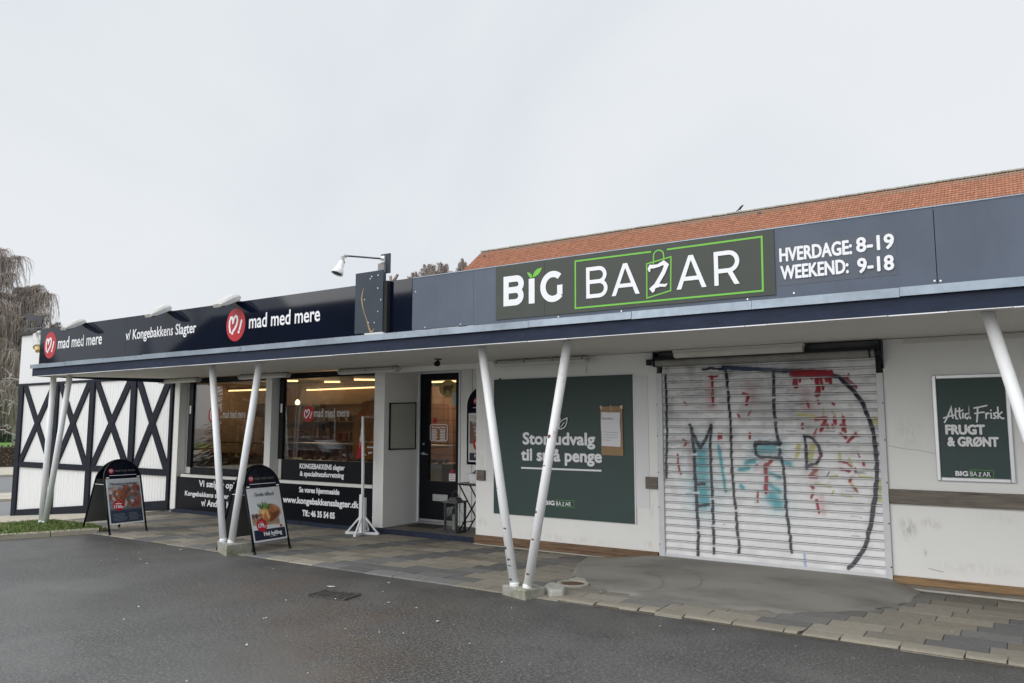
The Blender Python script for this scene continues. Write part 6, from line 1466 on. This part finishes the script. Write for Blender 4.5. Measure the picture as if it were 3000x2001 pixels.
conifer('dark broad conifer mirrored in the second shop window', (-24.5, -10.4, -.5), 5.8, 2.4, 2)
birch('bare tree across the street mirrored in the left end of the sign', (-39, -6.2, -.5), 6.2, 3.0, 500, 50, .15, .25, .5, 'bare trees across the street', .02)
birch('bare tree across the street mirrored in the first window', (-31, -9.4, -.5), 5.2, 3.2, 600, 51, .15, .2, .5, 'bare trees across the street', .02)
def car():
    t = thing('parked_car', 'dark navy estate car across the car park, mirrored in the second window', 'car', (-26.3, -7.6, -.5))
    x0, y0, z0 = -28.7, -7.6, -.5; L_ = 4.6
    side = [(0, .35), (.02, .75), (.12, 1.0), (.35, 1.38), (.9, 1.45), (2.1, 1.44), (2.6, 1.36), (3.35, .98), (4.3, .82), (4.55, .65), (4.6, .35)]
    mb = MB(); secs = [(-.86, 0), (-.88, .04), (-.60, 1), (.60, 1), (.88, .04), (.86, 0)]
    k = len(side); vs = []
    for wy, up in ((-.9, 0), (-.62, 1), (.62, 1), (.9, 0)):
        for u, z in side: vs.append((x0 + u, y0 + (wy if (z < .99 or up) and not (up and z < .99) else wy) if True else 0, z0 + (z if up else min(z, .92))))
    mb.add(vs, [(a * k + i, a * k + i + 1, (a + 1) * k + i + 1, (a + 1) * k + i) for a in range(3) for i in range(k - 1)] + [tuple(range(k))[::-1], tuple(range(3 * k, 4 * k))])
    b = mb.build('body', M['carpaint'], t, bevel=.02)
    for s_ in (-1, 1):
        mb = MB(); q = lambda u, z: (x0 + u, y0 + s_ * (.912 - (z - .92) * .52), z0 + z); mb.add([q(.42, .98), q(.55, 1.34), q(2.15, 1.36), q(3.0, .98)], [(0, 1, 2, 3)]); mb.build('side_window', M['windark'], t)
        for u in (.85, 3.6):
            mb = MB(); mb.lathe([(.2, -.11), (.32, -.1), (.33, .1), (.2, .11)], (x0 + u, y0 + s_ * .82, z0 + .33), 24, (0, 1, 0)); w_ = mb.build('wheel', M['tyre'], t)
            mb = MB(); mb.lathe([(.2, 0), (.19, .02), (.05, .03)], (x0 + u, y0 + s_ * .93, z0 + .33), 20, (0, s_, 0)); mb.build('rim', M['alu'], w_)
        mb = MB(); mb.tube([(x0 + .4, y0 + s_ * .6, z0 + 1.50), (x0 + 2.3, y0 + s_ * .6, z0 + 1.47)], .018, 6); mb.build('roof_rail', M['alu'], t)
        mb = MB(); mb.tube([(x0 + .4, y0 + s_ * .90, z0 + .965), (x0 + 3.0, y0 + s_ * .90, z0 + .965)], .014, 6); mb.build('chrome_strip', M['alu'], t)
        mb = MB(); mb.lathe([(.02, 0), (.09, .02), (.07, .06)], (x0 + 4.42, y0 + s_ * .62, z0 + .70), 12, (1, 0, .2)); mb.build('headlight', M['white'], t)
car()
